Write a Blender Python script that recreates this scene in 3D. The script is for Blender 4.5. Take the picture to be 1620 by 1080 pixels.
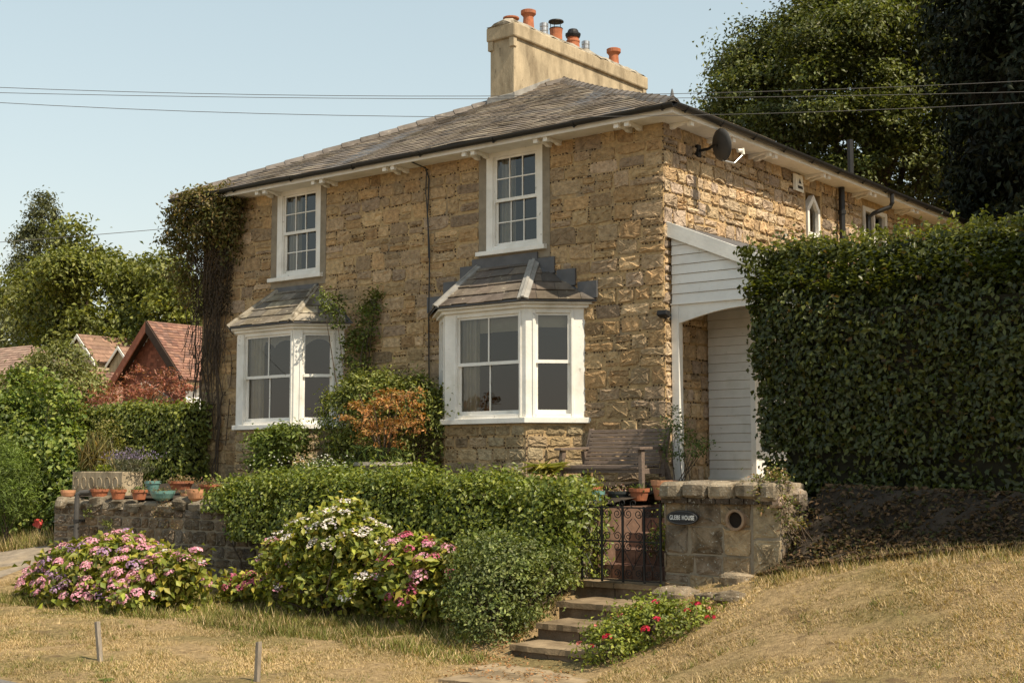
import bpy, math, random
import numpy as np
from mathutils import Vector, Matrix

for o in list(bpy.data.objects): bpy.data.objects.remove(o)
S = bpy.context.scene
COL = S.collection
R = math.radians

# ------------------------------------------------------------------ camera, sky, sun, exposure
cam = bpy.data.cameras.new('camera'); camo = bpy.data.objects.new('camera', cam); COL.objects.link(camo)
cam.sensor_fit = 'HORIZONTAL'; cam.sensor_width = 36; cam.lens = 47.07
cam.clip_start = 0.1; cam.clip_end = 3000
camo.location = (9.86, -16.05, 0.16); camo.rotation_euler = (R(90 + 5.314), 0, R(38.1))
S.camera = camo

SUN_EL, SUN_AZ = 51.0, 4.5            # azimuth: degrees from +x towards the street side (-y)
W = bpy.data.worlds.new('World'); S.world = W; W.use_nodes = True
nt = W.node_tree; nt.nodes.clear()
sky = nt.nodes.new('ShaderNodeTexSky'); sky.sky_type = 'NISHITA'; sky.sun_disc = False
sky.sun_elevation = R(SUN_EL); sky.sun_rotation = R(90 + SUN_AZ)
sky.air_density = 1.6; sky.dust_density = 0.8; sky.ozone_density = 1.0; sky.altitude = 50
hsv = nt.nodes.new('ShaderNodeHueSaturation'); hsv.inputs['Saturation'].default_value = 0.78; hsv.inputs['Hue'].default_value = 0.475; hsv.inputs['Value'].default_value = 1.82
gam = nt.nodes.new('ShaderNodeGamma'); gam.inputs['Gamma'].default_value = 0.6
bg = nt.nodes.new('ShaderNodeBackground'); bg.inputs['Strength'].default_value = 0.12
wo = nt.nodes.new('ShaderNodeOutputWorld')
nt.links.new(sky.outputs[0], gam.inputs['Color']); nt.links.new(gam.outputs[0], hsv.inputs['Color']); nt.links.new(hsv.outputs[0], bg.inputs[0]); nt.links.new(bg.outputs[0], wo.inputs[0])

sl = bpy.data.lights.new('sun', 'SUN'); sl.energy = 5.0; sl.angle = R(0.53); sl.color = (1.0, 0.885, 0.70)
so = bpy.data.objects.new('sun', sl); COL.objects.link(so); so.location = (30, -5, 40)
sdir = Vector((math.cos(R(SUN_AZ)) * math.cos(R(SUN_EL)), -math.sin(R(SUN_AZ)) * math.cos(R(SUN_EL)), math.sin(R(SUN_EL))))
so.rotation_euler = (-sdir).to_track_quat('-Z', 'Y').to_euler()
vs = S.view_settings
vs.view_transform = 'Standard'; vs.look = 'None'; vs.exposure = 0.42; vs.gamma = 1.0; vs.use_curve_mapping = False
S.render.engine = 'CYCLES'
S.cycles.use_denoising = True
S.cycles.max_bounces = 8; S.cycles.transparent_max_bounces = 16

# ------------------------------------------------------------------ helpers: meshes
class MB:
    """collects faces with a colour per face; build() links them as one mesh object"""
    def __init__(s): s.v = []; s.f = []; s.c = []; s.col = (1, 1, 1)
    def add(s, vs, fs):
        n = len(s.v); s.v.extend(tuple(p) for p in vs)
        for f in fs: s.f.append([i + n for i in f]); s.c.append(s.col)
    def box(s, lo, hi, M=None):
        (a, b, c), (d, e, f) = lo, hi
        v = [(a,b,c),(d,b,c),(d,e,c),(a,e,c),(a,b,f),(d,b,f),(d,e,f),(a,e,f)]
        if M is not None: v = [M(*p) for p in v]
        s.add(v, [(0,3,2,1),(4,5,6,7),(0,1,5,4),(1,2,6,5),(2,3,7,6),(3,0,4,7)])
    def hexa(s, b, t):                               # four bottom points, four top points
        s.add(list(b) + list(t), [(3,2,1,0),(4,5,6,7),(0,1,5,4),(1,2,6,5),(2,3,7,6),(3,0,4,7)])
    def prism(s, pts, off):                          # polygon extruded along a vector
        n = len(pts); o = Vector(off)
        q = [tuple(Vector(p) + o) for p in pts]
        s.add(list(pts) + q, [tuple(range(n))[::-1], tuple(range(n, 2*n))] + [(i, (i+1) % n, n + (i+1) % n, n + i) for i in range(n)])
    def tube(s, pts, r, n=6, cap=True):
        pts = [Vector(p) for p in pts]; m = len(pts)
        rr = r if hasattr(r, '__len__') else [r] * m
        vs = []; ref = None
        for i, p in enumerate(pts):
            d = (pts[min(i+1, m-1)] - pts[max(i-1, 0)])
            if d.length < 1e-9: d = Vector((0, 0, 1))
            d.normalize()
            if ref is None or abs(ref.dot(d)) > .98: ref = Vector((1, 0, 0)) if abs(d.x) < .8 else Vector((0, 1, 0))
            a = ref - d * ref.dot(d); a.normalize(); ref = a; b = d.cross(a)
            for k in range(n):
                t = 2 * math.pi * k / n
                vs.append(p + (a * math.cos(t) + b * math.sin(t)) * rr[i])
        fs = [(i*n + k, i*n + (k+1) % n, (i+1)*n + (k+1) % n, (i+1)*n + k) for i in range(m-1) for k in range(n)]
        if cap: fs += [tuple(range(n))[::-1], tuple(range((m-1)*n, m*n))]
        s.add(vs, fs)
    def lathe(s, prof, n=16, o=(0, 0, 0), M=None):
        vs = []; m = len(prof)
        for r, z in prof:
            for k in range(n):
                t = 2 * math.pi * k / n; p = (o[0] + r * math.cos(t), o[1] + r * math.sin(t), o[2] + z)
                vs.append(M(*p) if M else p)
        s.add(vs, [(i*n + k, i*n + (k+1) % n, (i+1)*n + (k+1) % n, (i+1)*n + k) for i in range(m-1) for k in range(n)] + [tuple(range(n))[::-1], tuple(range((m-1)*n, m*n))])
    def build(s, name, mat, parent=None, smooth=False, bevel=0):
        me = bpy.data.meshes.new(name); me.from_pydata(s.v, [], s.f); me.update()
        a = me.attributes.new('col', 'FLOAT_COLOR', 'FACE')
        a.data.foreach_set('color', np.array([(c[0], c[1], c[2], 1) for c in s.c], np.float32).ravel())
        if smooth: me.polygons.foreach_set('use_smooth', [True] * len(me.polygons))
        o = link(name, me, mat, parent)
        if bevel:
            b = o.modifiers.new('bevel', 'BEVEL'); b.width = bevel; b.segments = 2; b.limit_method = 'ANGLE'; b.angle_limit = R(40)
        return o

def world_loc(o):
    v = Vector((0, 0, 0))
    while o is not None: v += o.location; o = o.parent
    return v
def link(name, me, mat, parent=None, loc=None):
    if mat is not None and not me.materials: me.materials.append(mat)
    o = bpy.data.objects.new(name, me); COL.objects.link(o)
    if parent is not None:
        o.parent = parent
        o.location = -world_loc(parent) if loc is None else loc
    elif loc is not None: o.location = loc
    return o
def tag(o, label, cat, group=None):
    o['label'] = label; o['category'] = cat
    if group: o['group'] = group
    return o
def thing(name, label, cat, loc, group=None):
    o = bpy.data.objects.new(name, None); COL.objects.link(o); o.location = loc; o.empty_display_size = .2
    return tag(o, label, cat, group)
def struct(o): o['kind'] = 'structure'; return o
def stuff(o): o['kind'] = 'stuff'; return o

def mesh_np(name, verts, tris, fcol, mat, parent=None):
    """fast triangle mesh from arrays, a colour per face"""
    me = bpy.data.meshes.new(name); nv, nf = len(verts), len(tris)
    me.vertices.add(nv); me.vertices.foreach_set('co', np.asarray(verts, np.float32).ravel())
    me.loops.add(nf * 3); me.loops.foreach_set('vertex_index', np.asarray(tris, np.int32).ravel())
    me.polygons.add(nf); me.polygons.foreach_set('loop_start', np.arange(0, nf*3, 3, dtype=np.int32))
    me.update(calc_edges=True)
    a = me.attributes.new('col', 'FLOAT_COLOR', 'FACE')
    a.data.foreach_set('color', np.concatenate([np.asarray(fcol, np.float32), np.ones((nf, 1), np.float32)], 1).ravel())
    return link(name, me, mat, parent)

def unit(a): return a / (np.linalg.norm(a, axis=1, keepdims=True) + 1e-9)
def leaf_arrays(rng, P, N, L, Wd, col, T=None, fold=.22):
    """one folded two-triangle leaf for each point"""
    n = len(P); N = unit(N)
    if T is None: T = rng.normal(size=(n, 3))
    T = unit(T - N * (T * N).sum(1, keepdims=True)); B = np.cross(N, T)
    L = np.broadcast_to(np.asarray(L, float), (n,))[:, None]; Wd = np.broadcast_to(np.asarray(Wd, float), (n,))[:, None]
    base = P - T * L * .5; tip = P + T * L * .5 - N * L * .12
    l = P - T * L * .06 + B * Wd * .5 + N * Wd * fold; r = P - T * L * .06 - B * Wd * .5 + N * Wd * fold
    V = np.stack([base, r, tip, l], 1).reshape(-1, 3)
    i = np.arange(n)[:, None] * 4
    F = np.concatenate([i + [0, 1, 2], i + [0, 2, 3]], 1).reshape(-1, 3)
    C = np.repeat(col, 2, 0)
    return V, F, C
def leaves(name, rng, P, N, L, Wd, col, mat, parent=None, T=None, fold=.22):
    o = mesh_np(name, *leaf_arrays(rng, P, N, L, Wd, col, T, fold), mat, parent)
    if parent is not None: o['kind'] = 'stuff'
    return o
def palette(rng, n, cols, jit=.18):
    """random blend between palette colours with a brightness jitter"""
    cols = np.array(cols, float); a = cols[rng.integers(0, len(cols), n)]; b = cols[rng.integers(0, len(cols), n)]
    t = rng.random((n, 1)); c = a * t + b * (1 - t)
    return np.clip(c * (1 + rng.normal(0, jit, (n, 1))), 0.002, 1)
def lobe_leaves(rng, lobes, clumps, per, clump_r, cols, up=.35, shell=.75, jit=.18, flat=.75, cjit=.2, zmin=None):
    """points, normals and colours of leaves gathered in clumps over a union of ellipsoids"""
    lobes = np.array(lobes, float); vol = (lobes[:, 3] * lobes[:, 4] + lobes[:, 4] * lobes[:, 5] + lobes[:, 3] * lobes[:, 5])
    k = rng.choice(len(lobes), clumps, p=vol / vol.sum())
    d = unit(rng.normal(size=(clumps, 3)) + [0, 0, up]); rad = shell + (1.04 - shell) * rng.random((clumps, 1)) ** .7
    c = lobes[k, :3] + d * lobes[k, 3:] * rad
    ins = np.zeros(clumps, bool)                                   # drop clumps buried deep in another lobe
    for q in lobes: ins |= (((c - q[:3]) / q[3:]) ** 2).sum(1) < .45
    c, d = c[~ins], d[~ins]; m = len(c)
    cr = clump_r * (.6 + .8 * rng.random((m, 1)))
    P = np.repeat(c, per, 0) + rng.normal(size=(m * per, 3)) * np.repeat(cr, per, 0) * [1, 1, flat] * .55
    N = np.repeat(d, per, 0) * .75 + [0, 0, .45] + rng.normal(size=(m * per, 3)) * .55
    C = palette(rng, m * per, cols, jit) * np.repeat(1 + rng.normal(0, cjit, (m, 1)), per, 0).clip(.5, 1.6)
    if zmin is not None:
        s_ = P[:, 2] > zmin; P, N, C = P[s_], N[s_], C[s_]
    return P, N, C.clip(.002, 1)

# ------------------------------------------------------------------ helpers: materials
MATS = {}
def mat(name, base, rough=.8, var=.25, scale=6, bump=.0, bscale=40, attr=False, spec=.3, metal=0, transl=0, tint2=None, t2scale=2.5, t2lo=.5, t2hi=.65, spots=None, detail=6, bdist=.02, sc3=None):
    """principled surface: base colour (times the face colour if attr), two noises, a second tint in patches, small spots, bump"""
    m = bpy.data.materials.new(name); m.use_nodes = True; t = m.node_tree; n = t.nodes; n.clear()
    out = n.new('ShaderNodeOutputMaterial'); p = n.new('ShaderNodeBsdfPrincipled')
    p.inputs['Roughness'].default_value = rough; p.inputs['Metallic'].default_value = metal; p.inputs['Specular IOR Level'].default_value = spec
    tc = n.new('ShaderNodeTexCoord'); vec = tc.outputs['Object']
    if sc3:
        mp = n.new('ShaderNodeMapping'); mp.inputs['Scale'].default_value = sc3; t.links.new(vec, mp.inputs[0]); vec = mp.outputs[0]
    def noise(s, d=detail, ro=.6):
        x = n.new('ShaderNodeTexNoise'); x.inputs['Scale'].default_value = s; x.inputs['Detail'].default_value = d; x.inputs['Roughness'].default_value = ro
        t.links.new(vec, x.inputs['Vector']); return x.outputs['Fac']
    def mix(kind, f, a, b):
        x = n.new('ShaderNodeMix'); x.data_type = 'RGBA'; x.blend_type = kind
        for s, val in ((0, f), (6, a), (7, b)):
            if hasattr(val, 'is_linked'): t.links.new(val, x.inputs[s])
            elif isinstance(val, (int, float)): x.inputs[s].default_value = val
            else: x.inputs[s].default_value = (*val, 1)
        return x.outputs[2]
    def ramp(f, lo, hi, a=0., b=1.):
        x = n.new('ShaderNodeMapRange'); x.inputs[1].default_value = lo; x.inputs[2].default_value = hi; x.inputs[3].default_value = a; x.inputs[4].default_value = b
        t.links.new(f, x.inputs[0]); return x.outputs[0]
    c = base
    if tint2: c = mix('MIX', ramp(noise(t2scale), t2lo, t2hi), c, tint2)
    if var:
        g = n.new('ShaderNodeCombineColor'); v = ramp(noise(scale), .25, .75, 1 - var, 1 + var)
        for k in range(3): t.links.new(v, g.inputs[k])
        c = mix('MULTIPLY', 1.0, c, g.outputs[0])
    if attr:
        a = n.new('ShaderNodeAttribute'); a.attribute_name = 'col'; c = mix('MULTIPLY', 1.0, c, a.outputs['Color'])
    if spots: c = mix('MIX', ramp(noise(spots[1], 3), spots[2], spots[2] + .05, 0, spots[3]), c, spots[0])
    if hasattr(c, 'is_linked'): t.links.new(c, p.inputs['Base Color'])
    else: p.inputs['Base Color'].default_value = (*c, 1)
    if bump:
        b = n.new('ShaderNodeBump'); b.inputs['Strength'].default_value = bump; b.inputs['Distance'].default_value = bdist
        t.links.new(noise(bscale, 8, .65), b.inputs['Height']); t.links.new(b.outputs[0], p.inputs['Normal'])
    if transl:
        tr = n.new('ShaderNodeBsdfTranslucent'); mx = n.new('ShaderNodeMixShader'); mx.inputs[0].default_value = transl
        if hasattr(c, 'is_linked'): t.links.new(mix('MULTIPLY', 1.0, c, (1.5, 1.5, .55)), tr.inputs[0])
        t.links.new(p.outputs[0], mx.inputs[1]); t.links.new(tr.outputs[0], mx.inputs[2]); t.links.new(mx.outputs[0], out.inputs[0])
    else: t.links.new(p.outputs[0], out.inputs[0])
    MATS[name] = m; return m

mat('stone', (1, 1, 1), .92, .42, 14, .85, 30, attr=True, spec=.15, bdist=.05, spots=((.14, .10, .06), 22, .68, .4))
mat('old_stone', (1, 1, 1), .95, .45, 7, .9, 40, attr=True, spec=.12, spots=((.52, .50, .43), 34, .63, .7), bdist=.03, tint2=(.45, .42, .38), t2scale=3)
mat('mortar', (.46, .32, .165), .97, .35, 12, 1.0, 50, spec=.08, tint2=(.30, .23, .15), t2scale=2)
mat('cement', (.27, .225, .165), .95, .25, 6, .4, 60, spec=.1)
mat('gallet', (.055, .032, .018), .8, .3, 30)
mat('white_paint', (.79, .755, .69), .55, .14, 2.2, .12, 30, spec=.35, tint2=(.66, .62, .53), t2scale=3, t2lo=.5, t2hi=.75, spots=((.28, .25, .20), 9, .68, .55))
mat('white_board', (.77, .745, .695), .6, .13, 2, .18, 24, spec=.3, attr=True, tint2=(.62, .60, .53), t2scale=2.5, t2lo=.5, t2hi=.75, spots=((.33, .30, .25), 9, .68, .5))
mat('slate', (1, 1, 1), .75, .35, 7, .35, 30, attr=True, spec=.35, tint2=(.62, .58, .50), t2scale=1.2, spots=((.42, .38, .28), 14, .66, .7))
mat('lead', (.10, .098, .10), .6, .25, 5, .2, 20, spec=.4)
mat('pale_lead', (.27, .255, .23), .65, .3, 6, .2, 20, spec=.35)
mat('black_plastic', (.018, .017, .016), .45, .2, 5, spec=.4)
mat('render', (.41, .33, .22), .95, .35, 4, .5, 35, spec=.1, tint2=(.20, .155, .10), t2scale=2.6, t2lo=.5, t2hi=.74, spots=((.10, .08, .055), 11, .66, .6), sc3=(1, 1, .38))
mat('flaunching', (.32, .28, .22), .95, .5, 9, .8, 30, spec=.1, tint2=(.12, .095, .06), t2scale=5)
mat('terracotta', (.38, .135, .065), .85, .3, 9, .2, 40, spec=.2, tint2=(.28, .12, .075), t2scale=4)
mat('pale_terracotta', (.52, .26, .14), .85, .2, 9, .2, 40, spec=.2)
mat('teal_glaze', (.14, .27, .24), .3, .2, 9, spec=.5)
mat('clay_rim', (.26, .175, .11), .9, .3, 12)
mat('dark_glaze', (.045, .05, .05), .4, .2, 9, spec=.5)
mat('steel', (.45, .46, .47), .4, .2, 12, metal=.8)
mat('black_iron', (.012, .011, .011), .6, .3, 20, .2, 60, spec=.35)
mat('old_wood', (.165, .122, .095), .85, .35, 4, .5, 12, spec=.2, sc3=(1, 8, 8))
mat('stake_wood', (.25, .21, .165), .9, .3, 8, .4, 20, sc3=(6, 6, 1))
mat('bark', (.085, .06, .042), .95, .4, 6, .7, 20)
mat('twig', (.08, .058, .04), .95, .35, 12)
mat('leaf', (1, 1, 1), .5, .12, 2.5, attr=True, spec=.35, transl=.28)
mat('dark_leaf', (1, 1, 1), .6, .12, 2.5, attr=True, spec=.2, transl=.12)
mat('glossy_leaf', (1, 1, 1), .4, .12, 2.5, attr=True, spec=.4, transl=.32)
mat('petal', (1, 1, 1), .7, .08, 20, attr=True, spec=.15, transl=.25)
mat('hedge_core', (.018, .016, .008), 1, .4, 8)  # near black solid fill, the shade inside foliage put into the colour
mat('straw', (1, 1, 1), .85, .15, 4, attr=True, spec=.15, transl=.2)
mat('curtain', (.74, .67, .58), .9, .12, 6, transl=.3)
mat('blind', (.50, .43, .31), .9, .1, 6)
mat('room', (.045, .036, .03), .95, .2, 1)  # near black all round, the unlit interior put into the colour
mat('soil', (.042, .031, .021), 1, .5, 5, 1, 20)  # darkened for the bank under the hedge, its shade put into the colour
mat('red_tile', (1, 1, 1), .85, .3, 6, .2, 30, attr=True)
mat('brown_timber', (.045, .027, .018), .8, .3, 6)
mat('brick', (1, 1, 1), .92, .3, 14, .4, 50, attr=True)
mat('paving', (1, 1, 1), .92, .35, 4, .5, 35, attr=True, spec=.15, tint2=(.6, .58, .55), t2scale=2.2)
mat('asphalt', (.16, .145, .13), .95, .25, 30, .4, 90, spec=.15)
mat('drive', (.26, .21, .155), .97, .35, 6, .6, 60, spec=.1, tint2=(.34, .26, .17), t2scale=.8)
mat('red_plastic', (.5, .06, .05), .5, .1, 5)
mat('plaque', (.018, .018, .02), .45, .1, 5)
mat('lettering', (.85, .85, .82), .6, .02, 5)
mat('cream_plastic', (.74, .70, .60), .5, .06, 8)
mat('dish_grey', (.05, .048, .046), .55, .15, 6)
mat('wire', (.09, .085, .08), .7, .1, 5)

g = bpy.data.materials.new('glass'); g.use_nodes = True; t_ = g.node_tree; t_.nodes.clear()
go = t_.nodes.new('ShaderNodeOutputMaterial'); gm = t_.nodes.new('ShaderNodeMixShader'); gl = t_.nodes.new('ShaderNodeBsdfGlossy'); gt = t_.nodes.new('ShaderNodeBsdfTransparent')
gf = t_.nodes.new('ShaderNodeFresnel'); gf.inputs[0].default_value = 1.85; gl.inputs['Roughness'].default_value = .01; gt.inputs[0].default_value = (.82, .84, .82, 1)
gb = t_.nodes.new('ShaderNodeBump'); gb.inputs['Strength'].default_value = .06; gn = t_.nodes.new('ShaderNodeTexNoise'); gn.inputs['Scale'].default_value = 1.6
gtc = t_.nodes.new('ShaderNodeTexCoord'); t_.links.new(gtc.outputs['Object'], gn.inputs[0]); t_.links.new(gn.outputs[0], gb.inputs['Height']); t_.links.new(gb.outputs[0], gl.inputs['Normal'])
t_.links.new(gf.outputs[0], gm.inputs[0]); t_.links.new(gt.outputs[0], gm.inputs[1]); t_.links.new(gl.outputs[0], gm.inputs[2]); t_.links.new(gm.outputs[0], go.inputs[0]); MATS['glass'] = g

# ------------------------------------------------------------------ terrain
CP = np.array([(-10.1,-3,-1.2),(-8,-3,-1.45),(-6.1,-3,-1.62),(-2,-3.4,-1.68),(-.5,-3.2,-1.6),(.4,-3.3,-1.38),(.8,-4.4,-1.62),(.95,-5,-1.84),(1.4,-6.3,-1.885),(2.2,-4.9,-1.8),
 (2.0,-4,-1.5),(1.9,-3.2,-1.28),(3.4,-3.1,-.9),(5.8,-3,-.6),(8,-3,-.45),(3.1,-4.5,-1.42),(4.6,-4.9,-1.28),(6.25,-4.6,-.97),(6.7,-6,-1.38),(2.97,-5.5,-1.78),(4,-6.5,-1.72),(8,-7,-1.6),
 (-5.3,-5,-1.76),(-2,-5,-1.78),(-8,-5,-1.75),(-11,-5,-1.65),(-14,-4,-1.4),(-13,-1,-1.15),(-18,-2,-1.1),(-2,-7.5,-1.85),(-7,-7.5,-1.86),(3,-8,-1.87),(7,-8.5,-1.88),(10,-6,-1.2),(10,-3,-.4),
 (6,-1,-.5),(10,0,-.2),(5,3,-.1),(-16,2,-.6),(-14,.8,-.1),(-11,.8,0),(-20,6,.2),(5,8,0),(-10,8,0),(-3,-9,-1.9),(-12,-9,-1.9),(4,-9.2,-1.9),(12,-9,-1.9)])
def tps(d): return np.where(d > 1e-9, d * d * np.log(d + 1e-12), 0)
_n = len(CP); _A = np.zeros((_n + 3, _n + 3)); _d = np.hypot(CP[:, None, 0] - CP[None, :, 0], CP[:, None, 1] - CP[None, :, 1])
_A[:_n, :_n] = tps(_d) + np.eye(_n) * .08; _A[:_n, _n] = 1; _A[:_n, _n+1:] = CP[:, :2]; _A[_n, :_n] = 1; _A[_n+1:, :_n] = CP[:, :2].T
_w = np.linalg.solve(_A, np.concatenate([CP[:, 2], [0, 0, 0]]))
def gz(x, y):
    x = np.asarray(x, float); y = np.asarray(y, float); sh = np.broadcast(x, y).shape
    x = np.broadcast_to(x, sh).ravel(); y = np.broadcast_to(y, sh).ravel()
    xc = np.clip(x, -20, 12); yc = np.clip(y, -9.2, 8)
    z = tps(np.hypot(xc[:, None] - CP[:, 0], yc[:, None] - CP[:, 1])) @ _w[:_n] + _w[_n] + _w[_n+1] * xc + _w[_n+2] * yc
    k = np.clip((-8.1 - y) / .9, 0, 1); k = k * k * (3 - 2 * k); z = z * (1 - k) - 1.9 * k
    far = np.clip((np.maximum.reduce([-20 - x, x - 12, y - 8]) - 0) / 12, 0, 1); far = np.where(y < -8.6, 0, far); z = z * (1 - far) + np.where(y < 0, -1.2, 0.0) * far
    z = np.where((x > -9.9) & (x < 3.2) & (y > -2.8), np.minimum(z, -.75), z)
    st = (x > .75 + .25 * np.clip(-3.6 - y, 0, 1)) & (x < 2.1) & (y > -4.8); z = np.where(st, np.minimum(z, -1.93), z)
    return z.reshape(sh)
xs = np.concatenate([[-900, -300, -120, -60, -40, -30, -24], np.arange(-20, 12.01, .2), [14, 18, 26, 40, 80, 200, 600]])
ys = np.concatenate([[-600, -200, -80, -40, -20, -14, -11], np.arange(-9.6, 4.01, .2), [6, 8, 12, 20, 35, 60, 120, 300, 900]])
rg = np.random.default_rng(1)
GX, GY = np.meshgrid(xs, ys); GZ = gz(GX, GY); GZ = GZ + np.where((GY > -8.4) & (np.abs(GX) < 20), rg.normal(0, .009, GZ.shape) + .018 * np.sin(GX * 2.3 + 1.7 * np.sin(GY * 1.9)) * np.sin(GY * 2.7), 0)
nx, ny = len(xs), len(ys); ii = (np.arange(ny - 1)[:, None] * nx + np.arange(nx - 1)).ravel()
tri = np.concatenate([np.stack([ii, ii + 1, ii + nx + 1], 1), np.stack([ii, ii + nx + 1, ii + nx], 1)])
mat('lawn', (.37, .26, .135), .97, .5, 16, 1.0, 60, bdist=.04, spec=.08, tint2=(.25, .19, .085), t2scale=.7, t2lo=.46, t2hi=.62, spots=((.16, .105, .06), 3, .62, .6))
lawn = struct(mesh_np('lawn', np.stack([GX.ravel(), GY.ravel(), GZ.ravel()], 1), tri, np.ones((len(tri), 3)), MATS['lawn']))
lawn['label'] = 'dry straw coloured grass verge and bank'
mb = MB()                                             # road along the street side
rx = np.linspace(-70, 70, 57)
v = [(x, -8.75 - .03 * (x + 2) + .05 * math.sin(x * 2.1), -1.893) for x in rx] + [(x, -30, -1.893) for x in rx]; m_ = len(rx)
mb.add(v, [(i, m_ + i, m_ + i + 1, i + 1) for i in range(m_ - 1)])
struct(mb.build('road', MATS['asphalt']))
# driveway climbing past the left end of the terrace wall
dx = np.linspace(-24, -8.3, 34); dy = np.linspace(-8.6, -2.0, 20); DX, DY = np.meshgrid(dx, dy)
DX = DX - (DY + 8.6) * .25
dk = (np.arange(19)[:, None] * 34 + np.arange(33)).ravel()
struct(mesh_np('driveway', np.stack([DX.ravel(), DY.ravel(), (gz(DX, DY) + .02).ravel()], 1), np.concatenate([np.stack([dk, dk+1, dk+35], 1), np.stack([dk, dk+35, dk+34], 1)]), np.ones((2 * len(dk), 3)), MATS['drive']))
# terrace between wall and house
mb = MB(); tx = np.linspace(-10.0, 3.3, 40); ty = np.linspace(-2.75, 0, 8)
v = [(x, y, -.06 - .27 * min(1, max(0, -y / 2.7)) * 1.05) for y in ty for x in tx]
fs_ = [(j*40+i, j*40+i+1, (j+1)*40+i+1, (j+1)*40+i) for j in range(7) for i in range(39) if not (ty[j] < -1.15 and .55 < tx[i] < 1.8)]
mb.add(v, fs_)
struct(mb.build('terrace', MATS['soil']))
# ------------------------------------------------------------------ masonry helpers
CAM = Vector((9.86, -16.05, 0.16))
def FR(o, U, N):
    o, U, N = Vector(o), Vector(U).normalized(), Vector(N).normalized()
    return lambda u, w, v: tuple(o + U * u + N * w + Vector((0, 0, v)))
def wall_boxes(mb, u0, u1, v0, v1, holes, M, th):
    us = sorted({u0, u1, *[h[0] for h in holes], *[h[1] for h in holes]}); vv = sorted({v0, v1, *[h[2] for h in holes], *[h[3] for h in holes]})
    for i in range(len(us) - 1):
        for j in range(len(vv) - 1):
            a, b, c, d = us[i], us[i+1], vv[j], vv[j+1]; m = ((a+b)/2, (c+d)/2)
            if any(h[0] < m[0] < h[1] and h[2] < m[1] < h[3] for h in holes): continue
            mb.box((a, -th, c), (b, 0, d), M)
def rows_between(rng, levels, lo=.17, hi=.27):
    out = []
    for a, b in zip(levels[:-1], levels[1:]):
        n = max(1, round((b - a) / ((lo + hi) / 2))); w = rng.uniform(lo, hi, n); e = a + np.concatenate([[0], np.cumsum(w)]) * (b - a) / w.sum()
        out += list(zip(e[:-1], e[1:]))
    return out
def rubble(rng, u0, u1, rows, holes=(), wmin=.2, wmax=.5, split=.18):
    res = []
    for va, vb in rows:
        iv = [(u0, u1)]
        for h in holes:
            if min(vb, h[3]) - max(va, h[2]) > .02:
                nv = []
                for a, b in iv:
                    if h[0] > a + .03: nv.append((a, min(b, h[0])))
                    if h[1] < b - .03: nv.append((max(a, h[1]), b))
                iv = [(a, b) for a, b in nv if b > a]
        for a, b in iv:
            n = max(1, round((b - a) / ((wmin + wmax) / 2))); w = rng.uniform(wmin, wmax, n); e = a + np.concatenate([[0], np.cumsum(w)]) * (b - a) / w.sum()
            for p, q in zip(e[:-1], e[1:]):
                if vb - va > .2 and rng.random() < split:
                    m = va + (vb - va) * rng.uniform(.4, .6); res += [(p, q, va, m), (p, q, m, vb)]
                else: res.append((p, q, va, vb))
    return res
def stone(mb, rect, M, rng, d=.03, gap=.012, n=16, rough=.35, ex=(3.6, 7)):
    ua, ub, va, vb = rect; cu, cv = (ua + ub) / 2, (va + vb) / 2; hu, hv = (ub - ua) / 2 - gap, (vb - va) / 2 - gap
    ex = rng.uniform(*ex); sk = rng.uniform(-.02, .02, 4); vs = []; ph = rng.uniform(0, 6.3, 3); ti = rng.normal(0, .25, 2)
    an = np.arange(n) * 2 * np.pi / n + .2; cs, sn = np.cos(an), np.sin(an)
    ox = np.sign(cs) * np.abs(cs) ** (2 / ex); oy = np.sign(sn) * np.abs(sn) ** (2 / ex)
    jit = 1 + .04 * np.sin(2 * an + ph[0]) + .04 * np.sin(3 * an + ph[1]) + rng.normal(0, .028, n) - .025; 
    for s, h in ((1.0, -.7), (.985, .45), (.84, .95), (.45, 1.05)):
        for k in range(n):
            q = 1 + (rng.normal(0, .10) if s < .9 else 0); x, y = ox[k] * jit[k] * s * q + (ti[1] * .3 if s < .6 else 0), oy[k] * jit[k] * s * q + (ti[0] * .3 if s < .6 else 0)
            w = d * h * (1 + (ti[0] * x + ti[1] * y) * .5) + (rng.normal(0, d * rough * .5) if s < 1 else 0)
            vs.append(M(cu + hu * x + sk[0] * y * hv * 3, w, cv + hv * y + sk[1] * x * hu))
    vs.append(M(cu + hu * rng.uniform(-.3, .3), d * (1 + rng.normal(0, rough * .4)), cv + hv * rng.uniform(-.3, .3)))
    fs = [(r*n + k, r*n + (k+1) % n, (r+1)*n + (k+1) % n, (r+1)*n + k) for r in range(3) for k in range(n)] + [(3*n + k, 3*n + (k+1) % n, 4*n) for k in range(n)]
    mb.add(vs, fs)
def stone_col(rng, cols):
    c = np.array(cols[rng.integers(len(cols))]) * (1 + rng.normal(0, .16)); return tuple(np.clip(c, .02, .9))
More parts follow.
